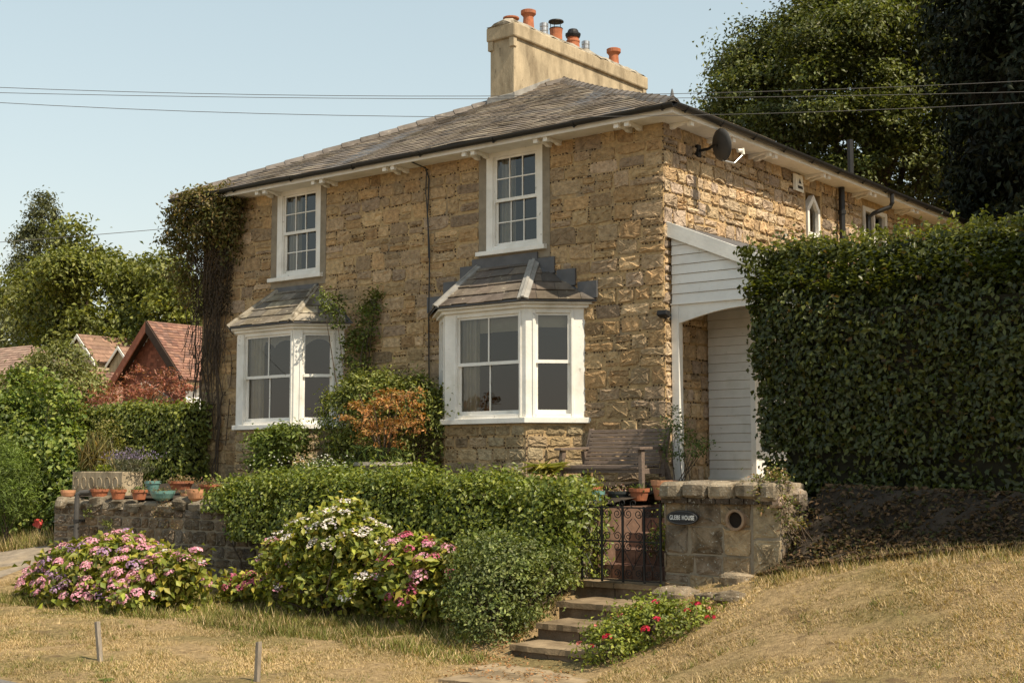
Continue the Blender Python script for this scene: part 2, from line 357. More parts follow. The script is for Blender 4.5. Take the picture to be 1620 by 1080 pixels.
def build_stones(lst, parent, mat_, limit, rng, rest_name, d=(.02, .035), name='stone', gap=.012, rough=.35, ex=(3.6, 7)):
    """lst: (rect, M, colour, seen). The largest seen ones become objects, the others one mesh."""
    def score(s):
        (a, b, c, e), M = s[0], s[1]; p = Vector(M((a+b)/2, 0, (c+e)/2)); return (b - a) * (e - c) / (p - CAM).length_squared * (1 if s[3] else 1e-4)
    lst = sorted(lst, key=score, reverse=True)
    for s in lst[:limit]:
        mb = MB(); mb.col = s[2]; stone(mb, s[0], s[1], rng, rng.uniform(*(s[4] if len(s) > 4 else d)), gap, rough=rough, ex=ex); mb.build(name, mat_, parent)
    if len(lst) > limit:
        mb = MB()
        for s in lst[limit:]: mb.col = s[2]; stone(mb, s[0], s[1], rng, rng.uniform(*(s[4] if len(s) > 4 else d)), gap, n=12, rough=rough, ex=ex)
        stuff(mb.build(rest_name, mat_, parent))
HOUSE_COLS = [(0.459, 0.317, 0.171), (0.431, 0.296, 0.165), (0.487, 0.343, 0.184), (0.417, 0.296, 0.177), (0.397, 0.283, 0.177), (0.445, 0.322, 0.19), (0.466, 0.303, 0.151), (0.438, 0.283, 0.145), (0.39, 0.283, 0.187)]

# ------------------------------------------------------------------ the house
rh = np.random.default_rng(7)
house = thing('stone_house', 'two storey golden stone house with slate roof, white sash and bay windows', 'house', (-5.05, 0, 0))
FW = FR((0, 0, 0), (1, 0, 0), (0, -1, 0)); SW = FR((0, 0, 0), (0, 1, 0), (1, 0, 0))
win_holes = [(-8.06, -6.95, 3.5, 5.05), (-3.23, -2.13, 3.5, 5.05)]
bay_holes = [(-8.75, -6.55, .87, 2.45), (-3.98, -1.56, .87, 2.45)]
mb = MB(); wall_boxes(mb, -10.1, 0, -.8, 5.12, win_holes + bay_holes, FW, .35)
front = mb.build('front_wall', MATS['mortar'], house)
side_holes = [(4.56, 5.12, 4.0, 4.78), (6.9, 8.0, 4.1, 4.9)]
mb = MB(); wall_boxes(mb, .35, 12, -.8, 5.12, side_holes, SW, .35); side = mb.build('side_wall', MATS['mortar'], house)
mb = MB(); mb.box((-10.1, .35, -.8), (-9.75, 12, 5.12)); mb.build('left_wall', MATS['mortar'], house)
mb = MB(); mb.box((-9.75, 11.65, -.8), (-.35, 12, 5.12)); mb.build('back_wall', MATS['mortar'], house)

# stone facing
sl_ = []
rows = rows_between(rh, [-.3, .82, 3.42, 5.06], .19, .29)
wh = [(-8.2, -6.82, 3.40, 5.12), (-3.37, -2.0, 3.40, 5.12)]
for r in rubble(rh, -10.1, .0, rows, wh + [(-8.95, -6.4, -.3, 2.5), (-4.15, -1.4, -.3, 2.5)], .2, .58, .3):
    mx, mz = (r[0] + r[1]) / 2, (r[2] + r[3]) / 2
    seen = mx > -9.3 and mz > .3 and not (-4 < mx < -1.6 and 2.5 < mz < 3.2) and not (-8.6 < mx < -6.5 and 2.5 < mz < 3.1) and not (-6 < mx < -4 and mz < 1.5)
    r = (r[0], r[1], r[2] + rh.normal(0, .011), r[3] + rh.normal(0, .011)); sl_.append((r, FW, stone_col(rh, HOUSE_COLS), seen))
    if r[1] > -.02 and rh.random() < .5: sl_[-1] = ((r[0], .02, r[2], r[3]), *sl_[-1][1:])
rows2 = rows_between(rh, [-.3, 5.06], .17, .27)
SUNLIT_SIDE_COLS = [tuple(np.array(c) * np.array([1.15, 1.22, 1.38])) for c in HOUSE_COLS]  # same stone made paler, sunlight on the side wall put into the colours
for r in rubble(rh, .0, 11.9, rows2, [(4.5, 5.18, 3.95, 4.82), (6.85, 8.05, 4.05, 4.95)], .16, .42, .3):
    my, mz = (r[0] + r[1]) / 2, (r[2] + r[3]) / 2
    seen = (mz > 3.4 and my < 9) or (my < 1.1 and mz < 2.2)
    if my < 3.2 or mz > 3: sl_.append((r, SW, stone_col(rh, SUNLIT_SIDE_COLS), seen, (.014, .034)))
BAYS = {'L': dict(B=(-8.38, -.6), C=(-6.93, -.6), A=(-9.0, 0), D=(-6.32, 0)), 'R': dict(B=(-3.56, -.6), C=(-2.0, -.6), A=(-4.2, 0), D=(-1.36, 0))}
BAYF = {}
for k, b in BAYS.items():
    fac = []
    for p, q in ((b['A'], b['B']), (b['B'], b['C']), (b['C'], b['D'])):
        U = Vector((q[0] - p[0], q[1] - p[1], 0)); fac.append((FR((p[0], p[1], 0), U, (U.y, -U.x, 0)), U.length))
    BAYF[k] = fac
    for i, (M, ln) in enumerate(fac):
        for r in rubble(rh, 0.01, ln - .01, rows_between(rh, [-.3, .76], .15, .21), (), .18, .38, .1):
            c = stone_col(rh, [(.36, .26, .14), (.40, .30, .17), (.42, .33, .20), (.34, .25, .15)])
            sl_.append((r, M, c, i > 0 and r[2] > .1 and (k == 'R' or i == 1)))
build_stones(sl_, front, MATS['stone'], 300, rh, 'stone_facing', (.009, .022), rough=.7, gap=.0135, ex=(4, 10))
# dark ironstone chips pressed into the joints
mb = MB()
for rect, M, c, seen, *_ in sl_:
    if not seen and rh.random() < .6: continue
    a, b, p, q = rect
    for (x0, y0, x1, y1) in ((a, p, b, p), (a, p, a, q)):
        if rh.random() < .33: continue
        ln = math.hypot(x1 - x0, y1 - y0); n = int(ln / .045)
        for i in range(n):
            if rh.random() < .35: continue
            t = (i + rh.uniform(.2, .8)) / n; u, v = x0 + (x1 - x0) * t + rh.normal(0, .004), y0 + (y1 - y0) * t + rh.normal(0, .004); s = rh.uniform(.006, .0125)
            mb.box((u - s, -.002, v - s), (u + s, .009, v + s), M)
stuff(mb.build('joint_chips', MATS['gallet'], front))
# cement margins round the upper windows
mb = MB()
for h in win_holes:
    mb.box((h[0] - .15, -.01, 3.42), (h[0], .012, 5.05), FW); mb.box((h[1], -.01, 3.42), (h[1] + .14, .012, 5.05), FW); mb.box((h[0] - .15, -.01, 3.3), (h[1] + .14, .010, 3.42), FW)
mb.build('cement_margin', MATS['cement'], house)

# ---- windows
def sash_leaf(M, u0, u1, v0, v1, cols, rows, w, parent, name, st=.035, bar=.018, botrail=.05):
    """one sliding sash: rails and bars as a mesh, every pane its own"""
    mb = MB(); mb.box((u0, w - .03, v0), (u0 + st, w, v1), M); mb.box((u1 - st, w - .03, v0), (u1, w, v1), M)
    mb.box((u0 + st, w - .03, v0), (u1 - st, w, v0 + botrail), M); mb.box((u0 + st, w - .03, v1 - st), (u1 - st, w, v1), M)
    gu0, gu1, gv0, gv1 = u0 + st, u1 - st, v0 + botrail, v1 - st
    for i in range(1, cols): c = gu0 + (gu1 - gu0) * i / cols; mb.box((c - bar/2, w - .028, gv0), (c + bar/2, w - .003, gv1), M)
    for j in range(1, rows):
        c = gv0 + (gv1 - gv0) * j / rows
        for i in range(cols): mb.box((gu0 + (gu1 - gu0) * i / cols + bar/2 * (i > 0), w - .027, c - bar/2), (gu0 + (gu1 - gu0) * (i + 1) / cols - bar/2 * (i < cols - 1), w - .004, c + bar/2), M)
    mb.build(name, MATS['white_paint'], parent)
    for i in range(cols):
        for j in range(rows):
            p = MB(); a, b = gu0 + (gu1 - gu0) * i / cols, gu0 + (gu1 - gu0) * (i + 1) / cols; c, d = gv0 + (gv1 - gv0) * j / rows, gv0 + (gv1 - gv0) * (j + 1) / rows
            p.add([M(a, w - .016, c), M(b, w - .016, c), M(b, w - .016, d), M(a, w - .016, d)], [(0, 1, 2, 3)]); p.build('pane', MATS['glass'], parent)
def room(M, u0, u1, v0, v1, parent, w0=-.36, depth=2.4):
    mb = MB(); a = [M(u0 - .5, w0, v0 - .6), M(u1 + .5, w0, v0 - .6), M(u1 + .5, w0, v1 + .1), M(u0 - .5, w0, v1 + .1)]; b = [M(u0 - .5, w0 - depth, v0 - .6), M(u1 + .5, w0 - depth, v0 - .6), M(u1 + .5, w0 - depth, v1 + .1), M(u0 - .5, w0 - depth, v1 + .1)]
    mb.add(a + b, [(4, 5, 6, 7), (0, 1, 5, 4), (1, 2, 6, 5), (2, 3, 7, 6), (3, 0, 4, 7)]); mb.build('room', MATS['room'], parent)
def curtain(M, u0, u1, v0, v1, w, parent, m='curtain', waves=5, amp=.03, bottom=None):
    mb = MB(); n = 40; vs = []
    for i in range(n + 1):
        t = i / n; u = u0 + (u1 - u0) * t; ww = w + amp * math.sin(t * waves * 6.283) + amp * .4 * math.sin(t * waves * 15)
        vb = bottom(t) if bottom else v0
        vs += [M(u, ww, vb), M(u, ww, v1)]
    mb.add(vs, [(2*i, 2*i + 2, 2*i + 3, 2*i + 1) for i in range(n)]); mb.build('curtain', MATS[m], parent, smooth=True)
for h, lab in zip(win_holes, ('upper left', 'upper right')):
    u0, u1, v0, v1 = h
    mb = MB(); M = FW
    mb.box((u0, -.12, v0), (u0 + .13, .012, v1), M); mb.box((u1 - .10, -.12, v0), (u1, .012, v1), M); mb.box((u0 + .13, -.12, v1 - .09), (u1 - .10, .010, v1), M); mb.box((u0 + .13, -.12, v0), (u1 - .10, .004, v0 + .06), M)
    mb.box((u0 + .13, -.12, v0 + .06), (u0 + .155, -.004, v1 - .09), M); mb.box((u1 - .125, -.12, v0 + .06), (u1 - .10, -.004, v1 - .09), M)
    w_ = mb.build('sash_window', MATS['white_paint'], house, bevel=.004)
    sb = MB(); sb.hexa([M(u0 - .16, -.05, 3.42), M(u1 + .08, -.05, 3.42), M(u1 + .08, .09, 3.42), M(u0 - .16, .09, 3.42)], [M(u0 - .16, -.05, 3.51), M(u1 + .08, -.05, 3.51), M(u1 + .08, .09, 3.485), M(u0 - .16, .09, 3.485)]); sb.build('sill', MATS['white_paint'], w_, bevel=.004)
    mid = 4.27
    sash_leaf(M, u0 + .155, u1 - .125, mid - .02, v1 - .09, 3, 2, -.02, w_, 'upper_sash')
    sash_leaf(M, u0 + .155, u1 - .125, v0 + .06, mid + .018, 3, 2, -.056, w_, 'lower_sash')
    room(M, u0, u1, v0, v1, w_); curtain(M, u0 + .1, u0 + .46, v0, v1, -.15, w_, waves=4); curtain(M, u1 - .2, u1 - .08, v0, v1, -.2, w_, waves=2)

def slate_plane(P0, U, V, ulo, uhi, vmax, exp, width, th, rng, cols, vstart=0., warp=None, lap=1.4):
    """courses of lapped slates on a plane; returns (eight corners, colour)"""
    P0, U, V = Vector(P0), Vector(U).normalized(), Vector(V).normalized(); N = U.cross(V); out = []
    if N.z < 0: N = -N
    n = int(math.ceil((vmax - vstart) / exp))
    for i in range(n):
        v0 = vstart + i * exp; v1 = min(v0 + exp * lap, vmax)
        a, b = ulo(v0), uhi(v0)
        if b - a < .03: continue
        u = a - width * (.5 if i % 2 else 1) + rng.uniform(-.03, .03)
        while u < b:
            w = width * rng.uniform(.85, 1.15); q = u + w
            bl, br = max(u + .003, ulo(v0)), min(q - .003, uhi(v0)); tl, tr = max(u + .003, ulo(v1)), min(q - .003, uhi(v1))
            if br - bl > .02 and tr - tl > -.02:
                tr = max(tr, tl); l0 = th * rng.uniform(1.7, 2.5); l1 = th * .15; dv = rng.uniform(-.012, .012)
                c = cols[rng.integers(len(cols))]; c = tuple(np.clip(np.array(c) * (1 + rng.normal(0, .11)), .01, .8))
                q8 = [P0 + U * bl + V * (v0 + dv) + N * (l0 - th), P0 + U * br + V * (v0 + dv) + N * (l0 - th), P0 + U * tr + V * v1 + N * (l1 - th * .5), P0 + U * tl + V * v1 + N * (l1 - th * .5),
                      P0 + U * bl + V * (v0 + dv) + N * l0, P0 + U * br + V * (v0 + dv) + N * l0, P0 + U * tr + V * v1 + N * l1, P0 + U * tl + V * v1 + N * l1]
                if warp: q8 = [warp(p) for p in q8]
                out.append(([tuple(p) for p in q8], c))
            u = q
    return out
SLATE = [(.175, .138, .105), (.15, .12, .095), (.195, .155, .115), (.125, .105, .088), (.18, .14, .10), (.22, .18, .13)]
def hip_run(p, q, parent, m, r=.13, ln=.36, name='hip_tile', sagf=0.):
    p, q = Vector(p), Vector(q); L = (q - p).length; n = max(1, int(L / ln)); d = (q - p).normalized(); sd = d.cross(Vector((0, 0, 1))).normalized(); up = sd.cross(d)
    for i in range(n):
        mb = MB(); c0 = random.uniform(.8, 1.15); mb.col = (c0 * .16, c0 * .135, c0 * .115)
        a = p + d * (L * i / n) - Vector((0, 0, sagf * math.sin(math.pi * i / n))); b = p + d * (L * (i + 1) / n + .03) - Vector((0, 0, sagf * math.sin(math.pi * (i + 1) / n))); k = .02
        pro = [(-r, -.075), (-r * .55, .0), (0, .045), (r * .55, .0), (r, -.075)]
        v = [a + sd * x + up * (y + k) for x, y in pro] + [a + sd * x * .9 + up * (y + k - .025) for x, y in pro][::-1] + [b + sd * x * .95 + up * y for x, y in pro] + [b + sd * x * .85 + up * (y - .025) for x, y in pro][::-1]
        mb.add(v, [tuple(range(10))[::-1], tuple(range(10, 20))] + [(j, (j+1) % 10, 10 + (j+1) % 10, 10 + j) for j in range(10)])
        mb.build(name, m, parent)
random.seed(4)

for key, b in BAYS.items():
    fac = BAYF[key]; cols2 = ((.16, .16), (.24, .13), (.15, .22))
    mb = MB(); body = []
    M0, L0 = fac[1]
    # apron core
    pl = [(*b['A'], -.3), (*b['B'], -.3), (*b['C'], -.3), (*b['D'], -.3)]; mb.prism(pl, (0, 0, 1.08)); core = mb.build('bay_window', MATS['mortar'], house)
    # sill following the plan
    def ring(off, z0, z1):
        B, C, A, D = b['B'], b['C'], b['A'], b['D']; s = off * .42
        return [(A[0] - off * 1.4, 0, z0), (B[0] - s, B[1] - off, z0), (C[0] + s, C[1] - off, z0), (D[0] + off * 1.4, 0, z0)], (0, 0, z1 - z0)
    mb = MB(); mb.prism(*ring(.07, .785, .865)); mb.build('sill', MATS['white_paint'], core, bevel=.006)
    fr = MB(); heads = (.87, 2.46)
    for i, (M, ln) in enumerate(fac):
        a, z = cols2[i]; u0, u1 = a, ln - z
        if key == 'L' and i == 1: u0, u1 = .20, ln - .09
        fr.box((.0, -.11, .866), (u0, 0 + .001 * i, 2.47), M); fr.box((u1, -.11, .866), (ln, .001 * i, 2.47), M)
        fr.box((u0, -.11, 2.40), (u1, -.002, 2.47), M); fr.box((u0, -.11, .866), (u1, .012, .92), M)
        fr.box((u0 - .05, .001, .87), (u0 - .012, .016, 2.44), M); fr.box((u1 + .012, .001, .87), (u1 + .05, .016, 2.44), M)   # raised beads
        mid = 1.68; nc = 2 if i == 1 else 1
        sash_leaf(M, u0, u1, mid - .02, 2.40, nc, 1, -.03, core, 'upper_sash', bar=.022); sash_leaf(M, u0, u1, .92, mid + .018, nc, 1, -.066, core, 'lower_sash', bar=.022, botrail=.06)
        if i == 1:
            curtain(M, u0, u0 + .32, .9, 2.4, -.15, core, waves=4)
            if key == 'R': curtain(M, u0 + .3, u1, 2.16, 2.44, -.17, core, 'blind', 1, .002)
            else: curtain(M, u0, u1, 2.0, 2.44, -.17, core, 'curtain', 5, .01, bottom=lambda t: 2.18 + .13 * abs(math.sin(t * 6.28)) ** .5 * (1 if t > .25 else .2) - .12 * (t < .3))
        if i == 2:
            if key == 'R': curtain(M, u0, u1, 2.2, 2.44, -.17, core, 'blind', 1, .002)
            else: curtain(M, u0, u1, 2.0, 2.44, -.17, core, 'curtain', 3, .01, bottom=lambda t: 2.17 + .15 * math.sin(min(1, t * 1.1) * 2.6))
    fr.build('frame', MATS['white_paint'], core, bevel=.004)
    mb = MB(); mb.prism(*ring(.05, 2.47, 2.52)); mb.prism(*ring(.11, 2.521, 2.555)); mb.build('cornice', MATS['white_paint'], core, bevel=.005)
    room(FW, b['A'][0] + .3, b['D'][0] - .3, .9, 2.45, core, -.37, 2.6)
    # roof of lapped slates
    B, C, A, D = [Vector((*b[q], 0)) for q in 'BCAD']; ez, tz = 2.575, 3.26
    e = .16; Bp = Vector((B.x - e * .42, B.y - e, ez)); Cp = Vector((C.x + e * .42, C.y - e, ez)); Ap = Vector((A.x - e * 1.4, 0, ez)); Dp = Vector((D.x + e * 1.4, 0, ez))
    TL = Vector((B.x + .17, 0, tz)); TR = Vector((C.x - .29, 0, tz))
    if key == 'L': TR = Vector((C.x - .10, 0, tz)); TL = Vector((B.x + .36, 0, tz))
    mb = MB()
    for poly in ((Bp, Cp, TR, TL), (Cp, Dp, TR), (Ap, Bp, TL)): mb.prism([tuple(p) for p in poly], (0, 0, -.02))
    roof = mb.build('bay_roof', MATS['lead'], core)
    rs = np.random.default_rng(11 + len(key)); bs = [(.135, .105, .082), (.12, .095, .078), (.10, .085, .072), (.155, .125, .095)] if key == 'R' else [(.25, .215, .165), (.20, .17, .135), (.15, .13, .105), (.31, .27, .20)]
    def facet(p, q, tl, tr, wd):
        U = (q - p); Lu = U.length; U = U.normalized(); mid_ = (tl + tr) / 2; V = (mid_ - p); V = V - U * V.dot(U); vm = V.length; V.normalize()
        a1, b1 = (tl - p).dot(U), (tr - p).dot(U)
        for q8, c in slate_plane(p, U, V, lambda v: a1 * v / vm, lambda v: Lu + (b1 - Lu) * v / vm, vm, vm / 4.6, wd, .012, rs, bs, lap=1.25):
            m2 = MB(); m2.col = c; m2.hexa(q8[:4], q8[4:]); m2.build('slate', MATS['slate'], core)
    facet(Bp, Cp, TL, TR, .34); facet(Cp, Dp, TR, TR + Vector((.001, 0, 0)), .3); facet(Ap, Bp, TL - Vector((.001, 0, 0)), TL, .3)
    lm = MATS['pale_lead'] if key == 'R' else MATS['flaunching']
    for p, q in ((Cp, TR), (Bp, TL)):
        mb = MB(); d = (q - p).normalized(); sd = d.cross(Vector((0, 0, 1))).normalized(); up = sd.cross(d)
        w = .085 if key == 'R' else .06
        for x0, x1, h0, h1 in ((-w, -.022, .018, .04), (-.022, .022, .055, .055), (.022, w, .04, .018)):
            mb.prism([tuple(p + sd * x0 + up * h0), tuple(p + sd * x1 + up * h1), tuple(p + sd * x1 + up * (h1 - .03)), tuple(p + sd * x0 + up * (h0 - .03))], tuple(q - p))
        mb.build('hip_flashing', lm, core)
    # stepped lead against the wall
    mb = MB()
    if key == 'R':
        mb.box((TL.x - .10, .0, 3.20), (TR.x + .08, .045, 3.385), FW)
        for k in range(3):
            t = (k + .5) / 3; x = TR.x + (Dp.x - TR.x) * (k + .15) / 3; zt = 3.36 - (tz - ez) * (k + .1) / 3.2
            mb.box((x, .0, zt - .30), (x + .34, .040 + .003 * k, zt - .05), FW)
            x = TL.x + (Ap.x - TL.x) * (k + .15) / 3; mb.box((x - .30, .0, zt - .30), (x, .040 + .003 * k, zt - .05), FW)
    else: mb.box((TL.x - .05, .0, 3.24), (TR.x + .05, .04, 3.31), FW)
    mb.build('wall_flashing', MATS['lead'], core)

# ---- main roof
EZ, AP = 5.15, Vector((-5.05, 4.6, 7.6)); BK = Vector((-5.05, 7.4, 7.6))
FL, FRt, BR, BL = Vector((-10.55, -.45, EZ)), Vector((.45, -.45, EZ)), Vector((.45, 12.45, EZ)), Vector((-10.55, 12.45, EZ))
mb = MB()
for poly in ((FL, FRt, AP), (FRt, BR, BK, AP), (BR, BL, BK), (BL, FL, AP, BK)): mb.prism([tuple(p - Vector((0, 0, .012))) for p in poly], (0, 0, -.05))
roof = mb.build('roof', MATS['lead'], house)
def warp(p): return p + Vector((0, 0, .018 * math.sin(p.x * 1.3 + p.y * .7) + .010 * math.sin(p.x * 3.1)))
allsl = []
def main_facet(p, q, tl, tr, keep):
    U = q - p; Lu = U.length; U = U.normalized(); V = tl - p; V = V - U * V.dot(U); vm = V.length; V.normalize(); a1, b1 = (tl - p).dot(U), (tr - p).dot(U)
    for s in slate_plane(p, U, V, lambda v: a1 * v / vm, lambda v: Lu + (b1 - Lu) * v / vm, vm, .18, .28, .0085, rh, SLATE, vstart=-.04, warp=warp): allsl.append((*s, keep))
main_facet(FL, FRt, AP, AP + Vector((.001, 0, 0)), True); main_facet(FRt, BR, AP, BK, False); main_facet(BL, FL, BK, AP, False)
allsl.sort(key=lambda s: (0 if s[2] else 1, (Vector(s[0][0]) - CAM).length))
for q8, c, k in allsl[:300]: m2 = MB(); m2.col = c; m2.hexa(q8[:4], q8[4:]); m2.build('slate', MATS['slate'], roof)
mb = MB()
for q8, c, k in allsl[300:]: mb.col = c; mb.hexa(q8[:4], q8[4:])
stuff(mb.build('slates', MATS['slate'], roof))
hip_run(FRt + Vector((0, 0, .03)), AP + Vector((0, 0, .03)), roof, MATS['slate'], sagf=.05); hip_run(FL + Vector((0, 0, .03)), AP + Vector((0, 0, .03)), roof, MATS['slate'])
hip_run(AP + Vector((0, 0, .04)), BK + Vector((0, 0, .04)), roof, MATS['slate'], name='ridge_tile')
# white soffit and fascia, black gutters
mb = MB(); mb.box((-10.5, -.40, 5.035), (.40, .02, 5.06)); mb.box((-10.5, -.425, 5.02), (.425, -.40, 5.125)); mb.box((.0, .02, 5.035), (.40, 12.4, 5.06)); mb.box((.40, -.40, 5.02), (.425, 12.4, 5.125)); mb.box((-10.5, .02, 5.035), (-10.1, 12.4, 5.06))
mb.build('soffit', MATS['white_paint'], house)
def gutter(p, q, n0, br=1.0):
    p, q, n0 = Vector(p), Vector(q), Vector(n0); mb = MB(); r = .062; pr = [(n0 * (r * math.cos(a)) + Vector((0, 0, r * math.sin(a)))) for a in [math.pi + i * math.pi / 8 for i in range(9)]] ; pi_ = [v * .88 for v in pr][::-1]
    mb.prism([tuple(p + v) for v in pr + pi_], tuple(q - p)); g_ = mb.build('gutter', MATS['black_plastic'], house)
    L = (q - p).length; d = (q - p).normalized()
    for i in range(int(L / br) + 1):
        c = p + d * min(L - .02, .3 + i * br); mb = MB(); pb = [v * 1.15 for v in pr]; mb.prism([tuple(c - d * .02 + v) for v in pb + [w * .98 for w in pi_]], tuple(d * .04)); mb.box(tuple(c - Vector((.012, .012, .085))), tuple(c + Vector((.012, .012, -.055)))); mb.build('gutter_bracket', MATS['black_plastic'], g_)
gutter((-10.5, -.49, 5.135), (.49, -.49, 5.135), (0, 1, 0), 1.5); gutter((.49, -.49, 5.137), (.49, 12.4, 5.137), (1, 0, 0), 1.0)
def bracket(M, u):
    mb = MB(); k = .034; mb.prism([M(u - k, 0, 5.034), M(u - k, .33, 5.034), M(u - k, .33, 5.012), M(u - k, .24, 5.008), M(u - k, .20, 4.99), M(u - k, .12, 4.985), M(u - k, .08, 4.965), M(u - k, 0, 4.96)], Vector(M(u + k, 0, 0)) - Vector(M(u - k, 0, 0)))
    mb.box((u - .04, .325, 4.958), (u + .04, .39, 5.033), M); mb.build('eaves_bracket', MATS['white_paint'], house, bevel=.004)
for u in (-9.85, -9.65, -8.2, -8.0, -6.76, -6.56, -5.08, -4.9, -3.38, -3.2, -1.98, -1.8, -.54, -.36): bracket(FW, u)
for u in (.18, 1.25, 1.4, 2.55, 2.75, 4.5, 4.68, 6.4, 6.6, 8.4, 8.6): bracket(SW, u)
mb = MB(); mb.lathe([(.05, 0), (.06, .04), (.03, .08), (.012, .17), (.0, .19)], 8, (.42, -.42, EZ + .02)); mb.build('finial', MATS['lead'], house)

# ---- chimney
mb = MB(); mb.box((-6.0, 3.5, 6.2), (-5.42, 8.1, 8.3)); ch = mb.build('chimney', MATS['render'], house, bevel=.015)
def wob(lo, hi, nx_, ny_, nz_, amp, seed):
    rr = np.random.default_rng(seed); mb = MB(); lo, hi = Vector(lo), Vector(hi); idx = {}
    mb.box(lo, hi); return mb
mb = MB(); mb.box((-6.06, 3.44, 8.28), (-5.36, 8.16, 8.56)); mb.build('chimney_cap', MATS['render'], ch, bevel=.03)
mb = MB(); rr = np.random.default_rng(3); n = 26                       # uneven mortar crown
vs_ = []
for i in range(n + 1):
    y = 3.46 + 4.68 * i / n
    for x, z in ((-6.05, 8.55), (-5.98, 8.62), (-5.85, 8.70), (-5.71, 8.73), (-5.57, 8.70), (-5.44, 8.62), (-5.37, 8.55)): vs_.append((x + rr.normal(0, .012), y + rr.normal(0, .02), z + rr.normal(0, .014) - (.07 if i in (0, n) and z > 8.6 else 0)))
mb.add(vs_, [(i*7 + k, i*7 + k + 1, (i+1)*7 + k + 1, (i+1)*7 + k) for i in range(n) for k in range(6)] + [tuple(range(7)), tuple(range(n*7, n*7 + 7))[::-1]]); mb.build('chimney_crown', MATS['flaunching'], ch)
for x in (-5.99, -5.47):
    mb = MB(); mb.box((x - .045, 3.462, 8.10), (x + .075, 3.56, 8.2795)); mb.build('corbel', MATS['render'], ch, bevel=.01)
mb = MB(); mb.box((-5.419, 8.0, 7.9), (-5.385, 8.12, 8.279)); mb.build('corbel', MATS['render'], ch)
POT = [(.115, 0), (.11, .12), (.10, .26), (.125, .29), (.15, .31), (.15, .37), (.125, .38), (.095, .38), (.09, .1)]
def chim_pot(y, z, h, prof=POT, m='terracotta', x=-5.71, r=1.0, name='chimney_pot'):
    mb = MB(); s = h / prof[-3][1]; mb.lathe([(a * r, b * s) for a, b in prof], 18, (x, y, z)); return mb.build(name, MATS[m], ch, smooth=False)
chim_pot(3.78, 8.62, .17, r=1.05); chim_pot(4.33, 8.66, .42)
p1 = chim_pot(5.25, 8.66, .28, [(.13, 0), (.125, .2), (.13, .3), (.135, .33), (.105, .33), (.10, .1), (.0, .1)])
mb = MB()
for a in range(5): t = a * 1.2566; mb.tube([(-5.71 + .11 * math.cos(t), 5.25 + .11 * math.sin(t), 8.92), (-5.71 + .11 * math.cos(t), 5.25 + .11 * math.sin(t), 9.10)], .008, 5)
mb.lathe([(.16, 0), (.15, .025), (.02, .05)], 14, (-5.71, 5.25, 9.09)); mb.tube([(-5.71 + .13 * math.cos(t), 5.25 + .13 * math.sin(t), 8.95) for t in np.linspace(0, 6.283, 17)], .012, 5); mb.build('cowl', MATS['black_iron'], p1)
p2 = chim_pot(5.84, 8.66, .27, [(.14, 0), (.13, .18), (.14, .2), (.14, .24), (.12, .26), (.12, .33), (.1, .33), (.1, .1), (.0, .1)])
mb = MB(); mb.lathe([(.14, 0), (.16, .05), (.16, .08), (.12, .10), (.11, .14), (.09, .17), (.02, .18)], 14, (-5.71, 5.84, 8.92)); mb.build('cowl', MATS['black_iron'], p2)
chim_pot(7.34, 8.60, .46, r=1.02)
FLUE = [(.085, 0), (.085, .06), (.075, .07), (.085, .08), (.085, .14), (.075, .15), (.085, .16), (.085, .22), (.075, .23), (.085, .24), (.085, .30), (.07, .31), (.06, .31)]
chim_pot(4.84, 8.62, .33, FLUE, 'steel', name='metal_flue'); chim_pot(6.29, 8.62, .33, FLUE, 'steel', name='metal_flue')
mb = MB()                                             # lead where stack meets slates
mb.hexa([(-6.05, 3.44, 6.92), (-5.38, 3.44, 6.92), (-5.38, 3.5, 6.95), (-6.05, 3.5, 6.95)], [(-6.05, 3.47, 7.18), (-5.38, 3.47, 7.18), (-5.38, 3.499, 7.2), (-6.05, 3.499, 7.2)])
mb.prism([(-5.419, 3.47, 7.0), (-5.419, 4.6, 7.5), (-5.419, 4.6, 7.72), (-5.419, 3.47, 7.2)], (.03, 0, 0)); mb.prism([(-6.001, 3.47, 7.0), (-6.001, 4.6, 7.3), (-6.001, 4.6, 7.52), (-6.001, 3.47, 7.2)], (-.03, 0, 0)); mb.build('chimney_flashing', MATS['pale_lead'], ch)

# ---- porch on the right hand wall
py0 = .14
mb = MB(); sl = math.tan(R(23)); z_at = lambda x: 3.60 - (x + .02) * sl
mb.prism([(.02, py0 - .05, z_at(.02) + .02), (2.6, py0 - .05, z_at(2.6) + .02), (2.6, py0 - .05, z_at(2.6) - .03), (.02, py0 - .05, z_at(.02) - .03)], (0, 3.0, 0)); porch = mb.build('porch', MATS['lead'], house)
mb = MB(); mb.prism([(-.02, py0 - .08, z_at(-.02) + .03), (2.6, py0 - .08, z_at(2.6) + .03), (2.6, py0 - .08, z_at(2.6) - .18), (-.02, py0 - .08, z_at(-.02) - .19)], (0, .035, 0)); mb.build('bargeboard', MATS['white_paint'], porch, bevel=.004)
z = 2.44
while z < 3.42:
    top = z + .138; xe = min(2.5, .02 + (3.60 - .15 - top) / sl + .45) if top > 2.6 else 2.5
    mb = MB(); mb.col = (random.uniform(.93, 1.0),) * 3; xe2 = max(.12, min(2.5, (3.55 - z) / sl)); xe3 = max(.08, min(2.5, (3.55 - top) / sl))
    mb.hexa([(.05, py0 - .022, z), (xe2, py0 - .022, z), (xe2, py0 + .01, z), (.05, py0 + .01, z)], [(.05, py0 - .006, top - .006), (xe3, py0 - .006, top - .006), (xe3, py0 + .01, top - .006), (.05, py0 + .01, top - .006)]); mb.build('board', MATS['white_board'], porch); z = top
mb = MB(); mb.box((.03, py0 - .01, -.12), (.15, py0 + .1, 2.42)); mb.build('post', MATS['white_paint'], porch, bevel=.006)
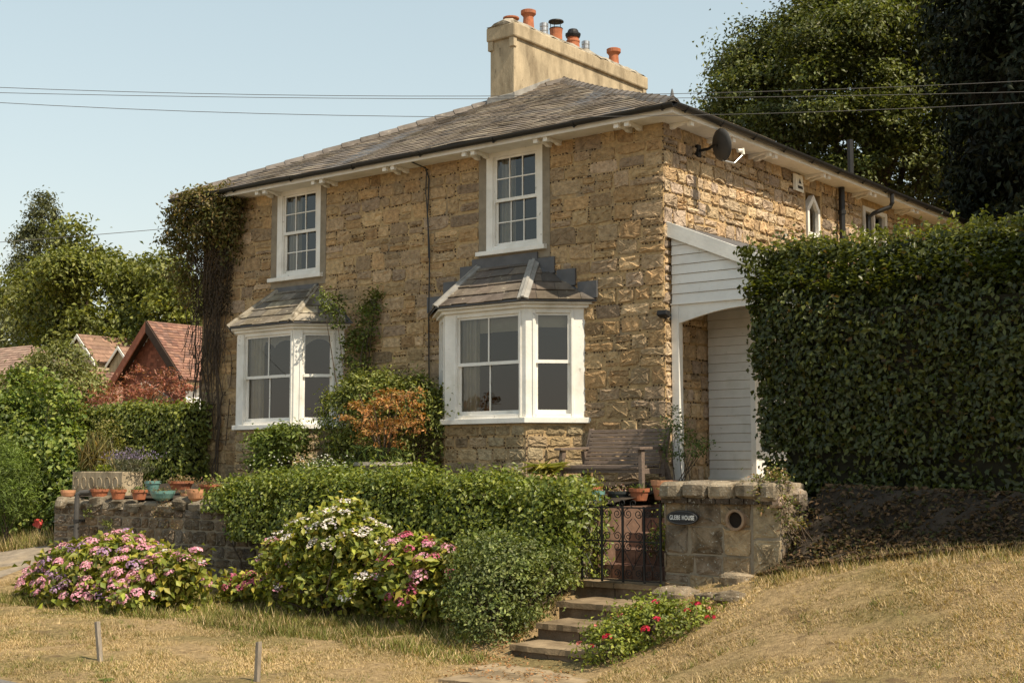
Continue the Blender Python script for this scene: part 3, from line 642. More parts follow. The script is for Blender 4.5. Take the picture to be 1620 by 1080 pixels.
mb = MB(); mb.box((2.3, py0 - .01, -.12), (2.42, py0 + .1, 2.42)); mb.build('post', MATS['white_paint'], porch, bevel=.006)
mb = MB(); ar = [(.15 + 2.15 * i / 16, 2.16 + .17 * math.sin(math.pi * i / 16)) for i in range(17)]
for i in range(16): mb.hexa([(ar[i][0], py0, ar[i][1]), (ar[i+1][0], py0, ar[i+1][1]), (ar[i+1][0], py0 + .05, ar[i+1][1]), (ar[i][0], py0 + .05, ar[i][1])], [(ar[i][0], py0, 2.42), (ar[i+1][0], py0, 2.42), (ar[i+1][0], py0 + .05, 2.42), (ar[i][0], py0 + .05, 2.42)])
mb.box((.03, py0 - .03, 2.421), (2.45, py0 + .05, 2.442)); mb.build('lintel', MATS['white_paint'], porch)
z = .0
while z < 2.9:
    mb = MB(); mb.col = (random.uniform(.92, 1.0),) * 3; mb.hexa([(.04, 1.13, z), (.74, 1.13, z), (.74, 1.17, z), (.04, 1.17, z)], [(.04, 1.146, z + .122), (.74, 1.146, z + .122), (.74, 1.17, z + .122), (.04, 1.17, z + .122)]); mb.build('board', MATS['white_board'], porch)
    mb = MB(); mb.col = (random.uniform(.92, 1.0),) * 3; mb.box((.80, 1.18, z), (.815, 2.9, z + .119)); mb.build('board', MATS['white_board'], porch); z += .127
mb = MB(); mb.box((.742, 1.10, -.05), (.82, 1.178, 2.9)); mb.build('corner_post', MATS['white_paint'], porch)
mb = MB(); mb.box((.0, .1, -.2), (2.6, 1.6, -.04)); mb.build('porch_floor', MATS['cement'], porch)
mb = MB(); mb.box((.04, 1.09, -.039), (.9, 1.13, .0)); mb.build('threshold', MATS['white_paint'], porch)

# ---- small things fixed to the walls
mb = MB()                                             # gothic window in the side wall
prof = [(4.60, 4.0), (5.08, 4.0), (5.08, 4.52), (4.84, 4.76), (4.60, 4.52)]; cu, cv = 4.84, 4.38
for i in range(5):
    a, b2 = prof[i], prof[(i+1) % 5]; sh = lambda p, s: (cu + (p[0] - cu) * s, cv + (p[1] - cv) * (.72 if s < 1 else 1))
    q = [a, b2, sh(b2, .70), sh(a, .70)]; mb.hexa([SW(u, -.08, v) for u, v in q], [SW(u, .02, v) for u, v in q])
gw = mb.build('arched_window', MATS['white_paint'], house)
p = MB(); p.add([SW(cu + (u - cu) * .72, -.04, cv + (v - cv) * .74) for u, v in prof], [(0, 1, 2, 3, 4)]); p.build('pane', MATS['glass'], gw); room(SW, 4.6, 5.0, 4.2, 4.6, gw, -.36, 1); curtain(SW, 4.62, 5.06, 4.0, 4.7, -.2, gw, waves=3)
mb = MB(); mb.box((6.9, -.1, 4.0), (7.0, .02, 4.9), SW); mb.box((7.9, -.1, 4.0), (8.0, .02, 4.9), SW); mb.box((7.0, -.1, 4.82), (7.9, .015, 4.9), SW); mb.box((7.42, -.08, 4.0), (7.48, .0, 4.82), SW); sw2 = mb.build('small_window', MATS['white_paint'], house)
for a, b2 in ((7.0, 7.42), (7.48, 7.9)):
    p = MB(); p.add([SW(a, -.05, 4.0), SW(b2, -.05, 4.0), SW(b2, -.05, 4.82), SW(a, -.05, 4.82)], [(0, 1, 2, 3)]); p.build('pane', MATS['glass'], sw2)
room(SW, 7, 7.9, 4.2, 4.7, sw2, -.36, 1)
mb = MB(); mb.tube([(.12, 5.75, 2.5), (.12, 5.75, 5.03)], .055, 10); mb.tube([(.12, 5.75, 4.55), (.12, 5.75, 4.62)], .07, 10); mb.tube([(.3, 5.75, 5.2), (.3, 5.75, 5.85)], .055, 10); mb.build('soil_pipe', MATS['black_plastic'], house)
mb = MB(); mb.tube([(.49, 7.1, 5.08), (.49, 7.1, 4.92), (.45, 7.1, 4.85), (.20, 6.95, 4.74), (.12, 6.88, 4.66), (.12, 6.86, 3.0)], .04, 8); mb.build('downpipe', MATS['black_plastic'], house)
mb = MB(); mb.tube([(-4.48, -.41, 5.03), (-4.46, -.06, 4.98), (-4.40, -.045, 4.8), (-4.43, -.045, 4.2), (-4.38, -.045, 3.6), (-4.39, -.045, 2.5), (-4.37, -.045, 1.2), (-4.37, -.045, .1)], .012, 5); mb.tube([(-4.44, -.06, 4.97), (-4.47, -.045, 4.6), (-4.42, -.045, 4.1), (-4.40, -.045, 3.5)], .009, 5); mb.build('wall_cable', MATS['black_plastic'], house)

dish = thing('satellite_dish', 'dark grey satellite dish under the eaves of the sunlit side wall', 'satellite dish', (0, .95, 4.78))
mb = MB(); A0 = Vector((.46, .80, 4.79)); nrm = Vector((.38, .90, .16)).normalized(); sx = nrm.cross(Vector((0, 0, 1))).normalized(); sy = sx.cross(nrm)
vs_ = [tuple(A0)]; nr, na = 4, 24
for off in (0, -.012):
    for r_ in range(1, nr + 1):
        for k in range(na):
            t = 6.2832 * k / na; q = r_ / nr; vs_.append(tuple(A0 + sx * (.215 * q * math.cos(t)) + sy * (.24 * q * math.sin(t)) + nrm * (.06 * q * q + off)))
m1 = 1 + nr * na
fs_ = [(0, 1 + k, 1 + (k+1) % na) for k in range(na)] + [(1 + (r_)*na + k, 1 + (r_+1)*na + k, 1 + (r_+1)*na + (k+1) % na, 1 + r_*na + (k+1) % na) for r_ in range(nr - 1) for k in range(na)]
fs_ += [(m1 + (r_)*na + k, m1 + r_*na + (k+1) % na, m1 + (r_+1)*na + (k+1) % na, m1 + (r_+1)*na + k) for r_ in range(nr - 1) for k in range(na)] + [(m1 + k, m1 + (k+1) % na, m1 - na - 0 + k, ) for k in ()]
fs_ += [(1 + (nr-1)*na + k, m1 + (nr-1)*na + k, m1 + (nr-1)*na + (k+1) % na, 1 + (nr-1)*na + (k+1) % na) for k in range(na)]
mb.add(vs_, fs_); mb.build('reflector', MATS['dish_grey'], dish, smooth=True)
mb = MB(); mb.box((-.0, .90, 4.70), (.05, 1.0, 4.88)); mb.tube([(.03, .95, 4.79), (.2, .95, 4.80), (.36, .86, 4.82), (.44, .82, 4.79)], .022, 8); mb.build('mounting_arm', MATS['black_iron'], dish)
mb = MB(); l0 = A0 - sy * .23 + nrm * .03; l1 = A0 + nrm * .42 - sy * .10; mb.tube([tuple(l0), tuple(l0 + nrm * .2 - sy * .05), tuple(l1 - sy * .06)], .012, 6); mb.build('feed_arm', MATS['steel'], dish)
mb = MB(); mb.tube([tuple(l1 - sy * .06), tuple(l1 + sy * .03)], .03, 8); mb.tube([tuple(l1), tuple(l1 - nrm * .09)], .028, 8); mb.build('receiver', MATS['cream_plastic'], dish)
alarm = thing('alarm_box', 'white alarm box high on the sunlit side wall', 'alarm box', (.04, 4.18, 4.70))
mb = MB(); mb.hexa([(.03, 4.03, 4.72), (.09, 4.05, 4.70), (.09, 4.33, 4.70), (.03, 4.36, 4.72)], [(.03, 4.03, 5.0), (.075, 4.06, 4.99), (.075, 4.32, 4.99), (.03, 4.36, 5.0)]); mb.build('case', MATS['cream_plastic'], alarm, bevel=.01)
mb = MB(); mb.add([(.0945, 4.10, 4.75), (.0945, 4.28, 4.75), (.0895, 4.28, 4.80), (.0895, 4.10, 4.80)], [(0, 1, 2, 3)]); mb.add([(.0885, 4.14, 4.84), (.0885, 4.24, 4.84), (.0835, 4.19, 4.93)], [(0, 1, 2)]); mb.build('emblem', MATS['dish_grey'], alarm)
lamp = thing('wall_floodlight', 'small black floodlight at the corner of the white porch post', 'light', (.08, .0, 2.27))
mb = MB(); mb.box((-.03, .0, 2.22), (.03, .15, 2.30)); mb.tube([(.0, .02, 2.27), (.02, -.08, 2.28)], .018, 6); mb.build('bracket', MATS['black_iron'], lamp)
mb = MB(); mb.hexa([(-.03, -.17, 2.26), (.13, -.17, 2.26), (.13, -.07, 2.22), (-.03, -.07, 2.22)], [(-.03, -.15, 2.33), (.13, -.15, 2.33), (.13, -.05, 2.32), (-.03, -.05, 2.32)]); mb.build('lamp_head', MATS['black_iron'], lamp, bevel=.012)
# ------------------------------------------------------------------ terrace wall, pier, steps, gate
rw = np.random.default_rng(21)
WALL_COLS = [(.20, .15, .105), (.17, .13, .09), (.24, .18, .12), (.19, .155, .12), (.22, .155, .095), (.15, .12, .095)]
RW = FR((0, -3, 0), (1, 0, 0), (0, -1, 0))
wall = thing('retaining_wall', 'low rubble stone terrace wall with flower pots along its top', 'wall', (-5, -3, -1.6))
mb = MB(); mb.box((-10.1, -3, -2.0), (.55, -2.6, -.5)); mb.box((-10.1, -2.6, -2.0), (-9.7, .0, -.5)); wc = mb.build('core', MATS['mortar'], wall); wc.data.materials[0] = MATS['cement']
ls = []
for r in rubble(rw, -10.1, .5, rows_between(rw, [-1.9, -.5], .13, .22), (), .16, .42, .15): ls.append((r, RW, stone_col(rw, WALL_COLS), r[0] < -4 and r[2] > -1.5))
LW = FR((-10.1, -3, 0), (0, 1, 0), (-1, 0, 0))
for r in rubble(rw, .0, 2.9, rows_between(rw, [-1.6, -.5], .13, .22), (), .16, .42, .15): ls.append((r, LW, stone_col(rw, WALL_COLS), False))
build_stones(ls, wall, MATS['old_stone'], 230, rw, 'wall_stones', (.012, .032), gap=.008, rough=.6)
def boulder(parent, c, r, rng, m, name='coping_stone', col=(.3, .26, .2), n=10, ex=3.0, nz=1.0):
    """rough lump: superellipsoid with noise"""
    mb = MB(); mb.col = col; vs_ = []; rings = 9; ph = rng.uniform(0, 6.3, 6)
    for i in range(rings + 1):
        e = -math.pi/2 + math.pi * i / rings
        for k in range(n):
            t = 6.2832 * k / n; f = lambda a: math.copysign(abs(a) ** (2 / ex), a)
            d = 1 + nz * (.09 * math.sin(2*t + ph[0]) + .07 * math.sin(3*t + ph[1] + e) + .06 * math.sin(4*e + ph[2]) + rng.normal(0, .045))
            vs_.append((c[0] + r[0] * f(math.cos(e)) * f(math.cos(t)) * d, c[1] + r[1] * f(math.cos(e)) * f(math.sin(t)) * d, c[2] + r[2] * f(math.sin(e)) * d))
    mb.add(vs_, [(i*n + k, i*n + (k+1) % n, (i+1)*n + (k+1) % n, (i+1)*n + k) for i in range(rings) for k in range(n)]); return mb.build(name, m, parent)
x = -10.05
while x < .4:
    w = rw.uniform(.22, .45); boulder(wall, (x + w/2, -2.83 + rw.normal(0, .02), -.46 + rw.normal(0, .02)), (w * .53, .23, rw.uniform(.07, .11)), rw, MATS['old_stone'], col=stone_col(rw, [(.27, .225, .16), (.23, .19, .135), (.30, .25, .18)]), n=14, ex=3.6); x += w
pipe = thing('drain_pipe', 'dark grey bent drain pipe standing against the terrace wall', 'pipe', (-9.27, -3.14, -1.4))
mb = MB(); mb.tube([(-9.27, -3.14, -1.42), (-9.27, -3.14, -.36), (-9.26, -3.13, -.30), (-9.22, -3.10, -.27), (-8.95, -2.95, -.25)], .042, 10); mb.build('tube', MATS['black_plastic'], pipe); pipe.children[0].data.materials[0] = mat('grey_pipe', (.07, .065, .06), .6, .2, 8)
mb = MB(); mb.tube([(-9.27, -3.14, -.75), (-9.27, -3.14, -.70)], .052, 10); mb.box((-9.33, -3.1, -.745), (-9.21, -3.0, -.705)); mb.build('clip', MATS['black_plastic'], pipe)

pier = thing('gate_pier', 'squat stone gate pier with rough coping and a round clay pipe mouth', 'gate pier', (2.6, -2.7, -1.3))
PIER_COLS = [(.27, .195, .115), (.23, .175, .115), (.30, .22, .13), (.25, .20, .145), (.21, .16, .11)]
mb = MB(); mb.box((1.82, -2.98, -2.0), (3.24, -2.25, -.22)); mb.build('core', MATS['cement'], pier)
PW = FR((0, -2.98, 0), (1, 0, 0), (0, -1, 0)); PR = FR((3.24, -2.98, 0), (0, 1, 0), (1, 0, 0)); PL = FR((1.82, -2.25, 0), (0, -1, 0), (-1, 0, 0))
ls = []; hole = []
for r in rubble(rw, 1.80, 2.90, rows_between(rw, [-1.5, -.24], .22, .32), hole, .28, .55, .05): ls.append((r, PW, stone_col(rw, PIER_COLS), True))
for r in ((2.91, 3.25, -.62, -.24), (2.91, 3.25, -1.02, -.62), (2.91, 3.24, -1.3, -1.02)): ls.append((r, PW, stone_col(rw, [(.34, .265, .165)]), True))  # right end stones paler, the lit part of the face put into colour
for r in rubble(rw, .0, .75, rows_between(rw, [-1.3, -.24], .25, .36), (), .3, .5, 0): ls.append((r, PR, stone_col(rw, PIER_COLS), True))
for r in rubble(rw, .0, .75, rows_between(rw, [-1.5, -.24], .2, .3), (), .3, .5, 0): ls.append((r, PL, stone_col(rw, PIER_COLS), True))
build_stones(ls, pier, MATS['old_stone'], 100, rw, 'stones', (.010, .026), gap=.006, rough=.7, ex=(7, 16))
for k in range(8): mb = MB(); mb.col = (.10, .075, .055); mb.box((1.80 + .175 * k, -3.045, -.25), (1.80 + .175 * k + .16, -2.5, -.19)); mb.build('tile_course', MATS['old_stone'], pier)
for k, w in enumerate((.30, .33, .32, .30, .22)):
    x0 = 1.78 + sum((.30, .33, .32, .30, .22)[:k]); boulder(pier, (x0 + w/2, -2.72, -.115 + .012 * (k % 2)), (w * .55, .36, .10), rw, MATS['old_stone'], col=stone_col(rw, [(.27, .22, .155), (.25, .205, .15), (.29, .235, .165)]), n=24, ex=5.5, nz=.45)
for c, r in (((3.16, -2.80, -.06), (.13, .12, .08)), ((3.22, -2.98, -.22), (.08, .07, .06)), ((3.06, -3.0, -.17), (.10, .07, .06)), ((3.24, -2.6, -.17), (.10, .13, .09))):
    boulder(pier, c, r, rw, MATS['old_stone'], name='loose_stone', col=stone_col(rw, [(.36, .26, .19), (.30, .24, .18)]))
mb = MB(); th = np.linspace(0, 2 * math.pi, 25)[:-1]
ro, ri = .115, .088; v = [(2.74 + r_ * math.cos(t), yy, -.42 + r_ * math.sin(t)) for r_, yy in ((ro, -2.97), (ro, -3.065), (ri, -3.065), (ri, -3.02)) for t in th]
mb.add(v, [(j*24 + k, j*24 + (k+1) % 24, (j+1)*24 + (k+1) % 24, (j+1)*24 + k) for j in range(3) for k in range(24)]); mb.build('clay_pipe', MATS['clay_rim'], pier)
mb = MB(); mb.add([(2.74 + ri * math.cos(t), -3.022, -.42 + ri * math.sin(t)) for t in th], [tuple(range(24))]); mb.build('dark_bore', mat('hole', (.02, .014, .01), 1, .2, 5), pier)  # flat black disc, the dark inside of the pipe put into its colour
sign = thing('name_plaque', 'oval black house name plaque with white capitals on the gate pier', 'sign', (2.08, -3.05, -.41))
mb = MB(); mb.prism([(2.08 + .205 * math.cos(t), -3.032, -.41 + .082 * math.sin(t)) for t in np.linspace(0, 2 * math.pi, 33)[:-1]], (0, -.03, 0)); mb.build('plate', MATS['plaque'], sign, bevel=.006)
mb = MB(); mb.tube([(2.08 + .19 * math.cos(t), -3.063, -.41 + .070 * math.sin(t)) for t in np.linspace(0, 2 * math.pi, 41)], .003, 5); mb.build('border_line', MATS['lead'], sign)
cu_ = bpy.data.curves.new('lettering', 'FONT'); cu_.body = 'GLEBE HOUSE'; cu_.size = .072; cu_.align_x = 'CENTER'; cu_.align_y = 'CENTER'; cu_.extrude = .002; cu_.space_character = 1.12
to = bpy.data.objects.new('lettering', cu_); COL.objects.link(to); bpy.context.view_layer.update()
me = bpy.data.meshes.new_from_object(to.evaluated_get(bpy.context.evaluated_depsgraph_get())); bpy.data.objects.remove(to); me.materials.clear(); me.materials.append(MATS['lettering'])
tx_ = bpy.data.objects.new('lettering', me); COL.objects.link(tx_); tx_.parent = sign; tx_.location = (0, -.0165, -.002); tx_.rotation_euler = (R(90), 0, 0); tx_.scale = (.64, 1, 1)
bpy.context.view_layer.update()

steps = thing('garden_steps', 'worn stone garden steps climbing to the black iron gate', 'steps', (1.6, -4.4, -1.9))
def slab(parent, name, x0, x1, y0, y1, zt, h, rng, m='paving', col=(.23, .175, .115), seg=6):
    """worn slab with an uneven front edge"""
    mb = MB(); mb.col = tuple(np.array(col) * rng.uniform(.85, 1.15)); f, b_ = [], []
    for i in range(seg + 1): x = x0 + (x1 - x0) * i / seg; f.append((x, y0 + rng.normal(0, .008), zt + rng.normal(0, .004))); b_.append((x, y1, zt + rng.normal(0, .003)))
    for i in range(seg):
        lo = lambda p: (p[0], p[1], zt - h)
        mb.hexa([lo(f[i]), lo(f[i+1]), lo(b_[i+1]), lo(b_[i])], [f[i], f[i+1], b_[i+1], b_[i]])
    return mb.build(name, MATS[m], parent)
for x0, x1, y0, y1, zt in ((.56, 1.80, -3.0, -2.5, -1.18), (.86, 2.10, -3.74, -2.95, -1.35), (1.02, 2.25, -4.33, -3.7, -1.52), (1.06, 2.25, -4.86, -4.3, -1.69)):
    xm = x0 + (x1 - x0) * rw.uniform(.38, .6)
    for a, b2 in ((x0, xm - .004), (xm + .004, x1)):
        slab(steps, 'tread', a, b2, y0 - .02, y1, zt, .06, rw, col=(.25, .185, .115)); slab(steps, 'riser', a, b2, y0 + .012, y1, zt - .061, .22, rw, col=(.15, .11, .075))  # risers coloured darker than treads, shade on the front faces painted in
path = thing('stone_path', 'cracked stone slabs at the foot of the garden steps', 'path', (1.7, -5.5, -1.87))
for x0, x1, y0, y1 in ((1.08, 1.66, -5.55, -4.87), (1.67, 2.35, -5.40, -4.87), (1.30, 1.85, -6.25, -5.56), (1.86, 2.5, -6.3, -5.41)): slab(path, 'paving_slab', x0, x1, y0, y1, -1.855, .1, rw, col=(.30, .225, .14))
bsteps = thing('brick_steps', 'red brick steps behind the iron gate', 'steps', (1.15, -1.9, -1.2))
BRICK = [(0.144, 0.072, 0.049), (0.12, 0.06, 0.042), (0.168, 0.09, 0.065), (0.132, 0.075, 0.055)]
for k in range(5):
    y0, zt = -2.50 + .30 * k, -1.02 + .175 * k
    for i in range(8):
        mb = MB(); mb.col = stone_col(rw, BRICK); x0 = .62 + .145 * i; mb.box((x0, y0 + rw.normal(0, .003), zt - .17), (x0 + .136, y0 + .30, zt + rw.normal(0, .003))); mb.build('brick', MATS['brick'], bsteps)
mb = MB(); mb.box((.50, -2.58, -1.6), (.615, -1.1, -.34)); mb.box((1.79, -2.26, -1.6), (1.9, -1.1, -.34)); mb.box((.6, -1.1, -1.5), (1.8, -1.0, -.33)); mb.build('cheek_wall', mat('dull_brick', (.15, .09, .062), .95, .4, 8, .5, 30), bsteps)

gate = thing('iron_gate', 'low black wrought iron scroll gate at the top of the steps', 'gate', (1.25, -3.03, -1.17)); GY0 = -3.03
gx = [.70, .98, 1.27, 1.56, 1.78]
for i, x in enumerate(gx): mb = MB(); mb.box((x - .011, GY0 - .011, -1.165), (x + .011, GY0 + .011, -.30 if 0 < i < 4 else -.26)); mb.build('upright_bar', MATS['black_iron'], gate)
for z in (-.315, -.70, -1.14): mb = MB(); mb.box((.712, GY0 - .008, z - .008), (1.768, GY0 + .008, z + .008)); mb.build('rail', MATS['black_iron'], gate)
def scroll(cx_, cz_, r, s, v=1, turns=1.6): 
    mb = MB(); pts = []
    for t in np.linspace(0, 1, 22): a = turns * 6.2832 * t; q = r * (1 - .8 * t); pts.append((cx_ + s * q * math.cos(a - 1.57), GY0, cz_ + v * q * math.sin(a - 1.57)))
    mb.tube(pts, .0055, 5); mb.build('scroll', MATS['black_iron'], gate)
for a, b2 in zip(gx[:-1], gx[1:]):
    m_, w = (a + b2) / 2, (b2 - a) / 2
    for s in (-1, 1): scroll(m_ + s * w * .48, -.385, w * .42, s, -1); scroll(m_ + s * w * .48, -.64, w * .40, s, 1); scroll(m_ + s * w * .48, -.76, w * .40, s, -1); scroll(m_ + s * w * .45, -1.06, w * .36, s, 1)
    for s in (-1, 1):
        mb = MB(); mb.tube([(m_ + s * w * .12, GY0, -.44), (m_ + s * w * .62, GY0, -.52), (m_ + s * w * .12, GY0, -.62)], .005, 5); mb.build('lattice_bar', MATS['black_iron'], gate)
        mb = MB(); mb.tube([(m_ - s * w * .85, GY0, -.80), (m_ + s * w * .1, GY0, -1.02)], .005, 5); mb.build('lattice_bar', MATS['black_iron'], gate)
for x in (1.12, 1.42, 1.27): scroll(x, -.265, .05, 1 if x < 1.27 else -1, 1, 1.3)

# ------------------------------------------------------------------ bench
bench = thing('slatted_bench', 'weathered wooden slatted garden bench with flared armrests on the terrace', 'bench', (-.2, -1.0, -.19))
bx0, bx1 = -.86, .40; wd = MATS['old_wood']
def BT(x, y, z): return (x, y, z)
for k in range(10):
    t = k / 9; z = .16 + .48 * t; y = -.80 + .20 * t; mb = MB(); mb.hexa([(bx0 + .02, y - .012, z - .022), (bx1 - .02, y - .012, z - .022), (bx1 - .02, y + .012, z - .022), (bx0 + .02, y + .012, z - .022)], [(bx0 + .02, y - .001, z + .022), (bx1 - .02, y - .001, z + .022), (bx1 - .02, y + .022, z + .022), (bx0 + .02, y + .022, z + .022)]); mb.build('back_slat', wd, bench, bevel=.004)
for k in range(6):
    y = -.86 - .085 * k; z = .155 - .004 * k if k < 5 else .12; mb = MB(); mb.box((bx0 + .02, y - .034, z), (bx1 - .02, y + .034, z + .028)); mb.build('seat_slat', wd, bench, bevel=.004)
for x in (bx0, bx1):
    mb = MB(); mb.hexa([(x - .03, -.80, .02), (x + .03, -.80, .02), (x + .03, -.74, .02), (x - .03, -.74, .02)], [(x - .03, -.59, .68), (x + .03, -.59, .68), (x + .03, -.54, .68), (x - .03, -.54, .68)]); mb.build('back_post', wd, bench, bevel=.006)
    s = -1 if x < 0 else 1
    mb = MB(); mb.hexa([(x - .03 + s * .03, -1.33, -.19), (x + .03 + s * .03, -1.33, -.19), (x + .03 + s * .03, -1.27, -.19), (x - .03 + s * .03, -1.27, -.19)], [(x - .03, -1.30, .37), (x + .03, -1.30, .37), (x + .03, -1.22, .37), (x - .03, -1.22, .37)]); mb.build('leg', wd, bench, bevel=.006)
    mb = MB(); mb.hexa([(x - .03 + s * .04, -.62, -.16), (x + .03 + s * .04, -.62, -.16), (x + .03 + s * .04, -.54, -.16), (x - .03 + s * .04, -.54, -.16)], [(x - .03, -.80, .37), (x + .03, -.80, .37), (x + .03, -.72, .37), (x - .03, -.72, .37)]); mb.build('leg', wd, bench, bevel=.006)
    mb = MB(); mb.hexa([(x - .06, -1.38, .37), (x + .06, -1.38, .37), (x + .05, -.70, .39), (x - .05, -.70, .39)], [(x - .06, -1.38, .405), (x + .06, -1.38, .405), (x + .05, -.70, .425), (x - .05, -.70, .425)]); mb.build('armrest', wd, bench, bevel=.006)
    mb = MB(); mb.box((x - .025, -1.30, .06), (x + .025, -.76, .13)); mb.build('seat_rail', wd, bench, bevel=.005)
mb = MB(); mb.box((bx0 + .03, -1.30, .075), (bx1 - .03, -1.262, .118)); mb.build('front_rail', wd, bench)

# ------------------------------------------------------------------ pots
rp = np.random.default_rng(31)
def sprigs(rng, c, r, h, n, cols, L=.05, Wd=.02, spread=1.0):
    P_ = np.array(c) + np.stack([rng.normal(0, r * .45, n), rng.normal(0, r * .45, n), np.abs(rng.normal(0, h * .5, n))], 1)
    N_ = rng.normal(size=(n, 3)) + [0, 0, .4]; T_ = rng.normal(size=(n, 3)) * .5 * spread + [0, 0, 1]
    return P_, N_, L * rng.uniform(.6, 1.3, n), Wd * rng.uniform(.6, 1.3, n), palette(rng, n, cols), T_
def put_sprigs(name, rng, c, r, h, n, cols, m, parent, L=.05, Wd=.02, spread=1.0):
    P_, N_, l, w, C_, T_ = sprigs(rng, c, r, h, n, cols, L, Wd, spread); return leaves(name, rng, P_, N_, l, w, C_, m, parent, T=T_)
GREENS = [(.07, .11, .022), (.11, .15, .03), (.05, .085, .02), (.15, .17, .04)]
DRY = [(.22, .15, .07), (.16, .10, .05), (.28, .20, .10), (.12, .11, .04)]
SED = [(.20, .08, .05), (.15, .12, .04), (.26, .14, .09), (.10, .12, .04)]
def pot(label, loc, r, h, m, plant=None, bowl=False, flare=1.0):
    t = thing('flower_pot', label, 'flower pot', loc, 'pots along the terrace')
    pr = [(r * .45, 0), (r * .8, h * .25), (r, h * .7), (r * 1.04, h), (r * .92, h), (r * .85, h * .7)] if bowl else [(r * .68, 0), (r * .72, .005), (r * .93 * flare, h * .72), (r * 1.02, h * .72), (r * 1.05, h), (r * .92, h), (r * .86, h * .7)]
    mb = MB(); mb.lathe(pr, 20, loc); mb.build('pot', MATS[m], t)
    mb = MB(); mb.lathe([(r * .9, h * .78), (r * .5, h * .82)], 14, loc); mb.build('earth', MATS['soil'], t)
    if plant: put_sprigs('plant', rp, (loc[0], loc[1], loc[2] + h * .8), r * 1.1, plant[1], plant[2], plant[0], MATS['leaf'], t, plant[3] if len(plant) > 3 else .05)
WT = -.37
pot('small pale terracotta bowl at the far left end of the wall', (-9.95, -2.86, WT), .12, .13, 'pale_terracotta', None, True)
pot('terracotta pot with trailing red sedum right of the bent drain pipe', (-8.98, -2.92, WT), .145, .16, 'terracotta', (SED, .05, 160, .035))
pot('terracotta pot with dry stems between two similar pots below the stone trough', (-8.5, -2.90, WT), .125, .16, 'terracotta', (DRY, .07, 110, .05))
pot('terracotta pot with green shoots left of the turquoise bowl', (-7.95, -2.90, WT), .125, .16, 'terracotta', (GREENS, .08, 110, .05))
pot('turquoise glazed bowl of succulents on the terrace wall', (-7.36, -2.90, WT), .19, .15, 'teal_glaze', (SED + GREENS, .06, 240, .04), True)
pot('plump pale terracotta pot beside the ivy on the wall', (-6.56, -2.90, WT), .135, .18, 'pale_terracotta', (DRY, .04, 60, .04), True)
pot('shallow pale clay pan half hidden behind the plump pot', (-6.95, -2.72, WT), .12, .11, 'pale_terracotta', (DRY + SED, .07, 120, .05))
pot('blue green pot at the end of the stone trough', (-8.35, -2.35, -.24), .13, .16, 'teal_glaze', (DRY, .06, 80, .05))
pot('wide terracotta bowl of dry stems behind the wall pots', (-7.75, -2.25, -.22), .2, .14, 'terracotta', (DRY, .1, 200, .06))
pot('long terracotta pan with reddish plants right of the wide bowl', (-7.05, -2.2, -.25), .2, .12, 'terracotta', (DRY + SED, .1, 260, .06))
pot('dark glazed bowl behind the plump pale pot', (-6.15, -2.35, -.24), .2, .12, 'dark_glaze', (DRY + GREENS, .09, 200, .06))
pot('terracotta bowl of bright green moss at the edge of the ivy', (-5.75, -2.6, -.34), .15, .2, 'terracotta', ([(.16, .2, .03), (.2, .18, .04)], .09, 240, .05))
pot('big pale terracotta pot beside the white porch post', (.74, -1.25, -.27), .17, .25, 'pale_terracotta', None)
pot('pinkish clay pot in front of the big pale one', (.98, -1.45, -.28), .17, .17, 'pale_terracotta', (GREENS, .05, 50))
pot('terracotta flower pot on the bench side of the gate', (.55, -1.55, -.28), .13, .16, 'terracotta', (GREENS, .08, 90))
pot('dark glazed pan of pinkish flowers below the bench', (.26, -1.6, -.28), .15, .12, 'dark_glaze', (SED + [(.5, .35, .32)], .1, 160, .035))
pot('red glazed pot of yellow green leaves at the end of the clipped ivy', (-.05, -1.75, -.3), .14, .2, 'terracotta', ([(.22, .2, .03), (.16, .18, .03)], .18, 220, .06))
pot('teal pot behind the gate next to the red one', (.16, -1.95, -.32), .11, .17, 'teal_glaze', (GREENS, .06, 60))
trough = thing('stone_trough', 'carved pale stone trough planted with lavender and tall grass', 'planter', (-9.4, -2.45, -.3))
mb = MB(); o_ = [(-10.2, -2.62), (-8.8, -2.62), (-8.8, -2.2), (-10.2, -2.2)]; i_ = [(-10.12, -2.55), (-8.88, -2.55), (-8.88, -2.27), (-10.12, -2.27)]
v = [(*p, -.32) for p in o_] + [(*p, .07) for p in o_] + [(*p, .07) for p in i_] + [(*p, .0) for p in i_]
mb.add(v, [(0,1,5,4),(1,2,6,5),(2,3,7,6),(3,0,4,7),(4,5,9,8),(5,6,10,9),(6,7,11,10),(7,4,8,11),(8,9,13,12),(9,10,14,13),(10,11,15,14),(11,8,12,15),(12,13,14,15)]); mb.build('trough', MATS['render'], trough, bevel=.015)
for k in range(6):
    mb = MB(); x = -10.08 + .22 * k; mb.tube([(x + .07 * math.cos(t), -2.625, -.12 + .1 * math.sin(t)) for t in np.linspace(0, 6.283, 13)], .007, 5); mb.build('carved_ring', MATS['render'], trough)
n = 900; P_ = np.stack([rp.normal(-9.0, .28, n), rp.normal(-2.38, .1, n), .05 + np.abs(rp.normal(.12, .1, n))], 1)
leaves('lavender', rp, P_, rp.normal(size=(n, 3)), .09, .012, palette(rp, n, [(.13, .13, .08), (.18, .16, .11), (.10, .12, .06)]), MATS['leaf'], trough, T=np.stack([(P_[:, 0] + 9) * 1.5, rp.normal(0, .3, n), np.ones(n)], 1))
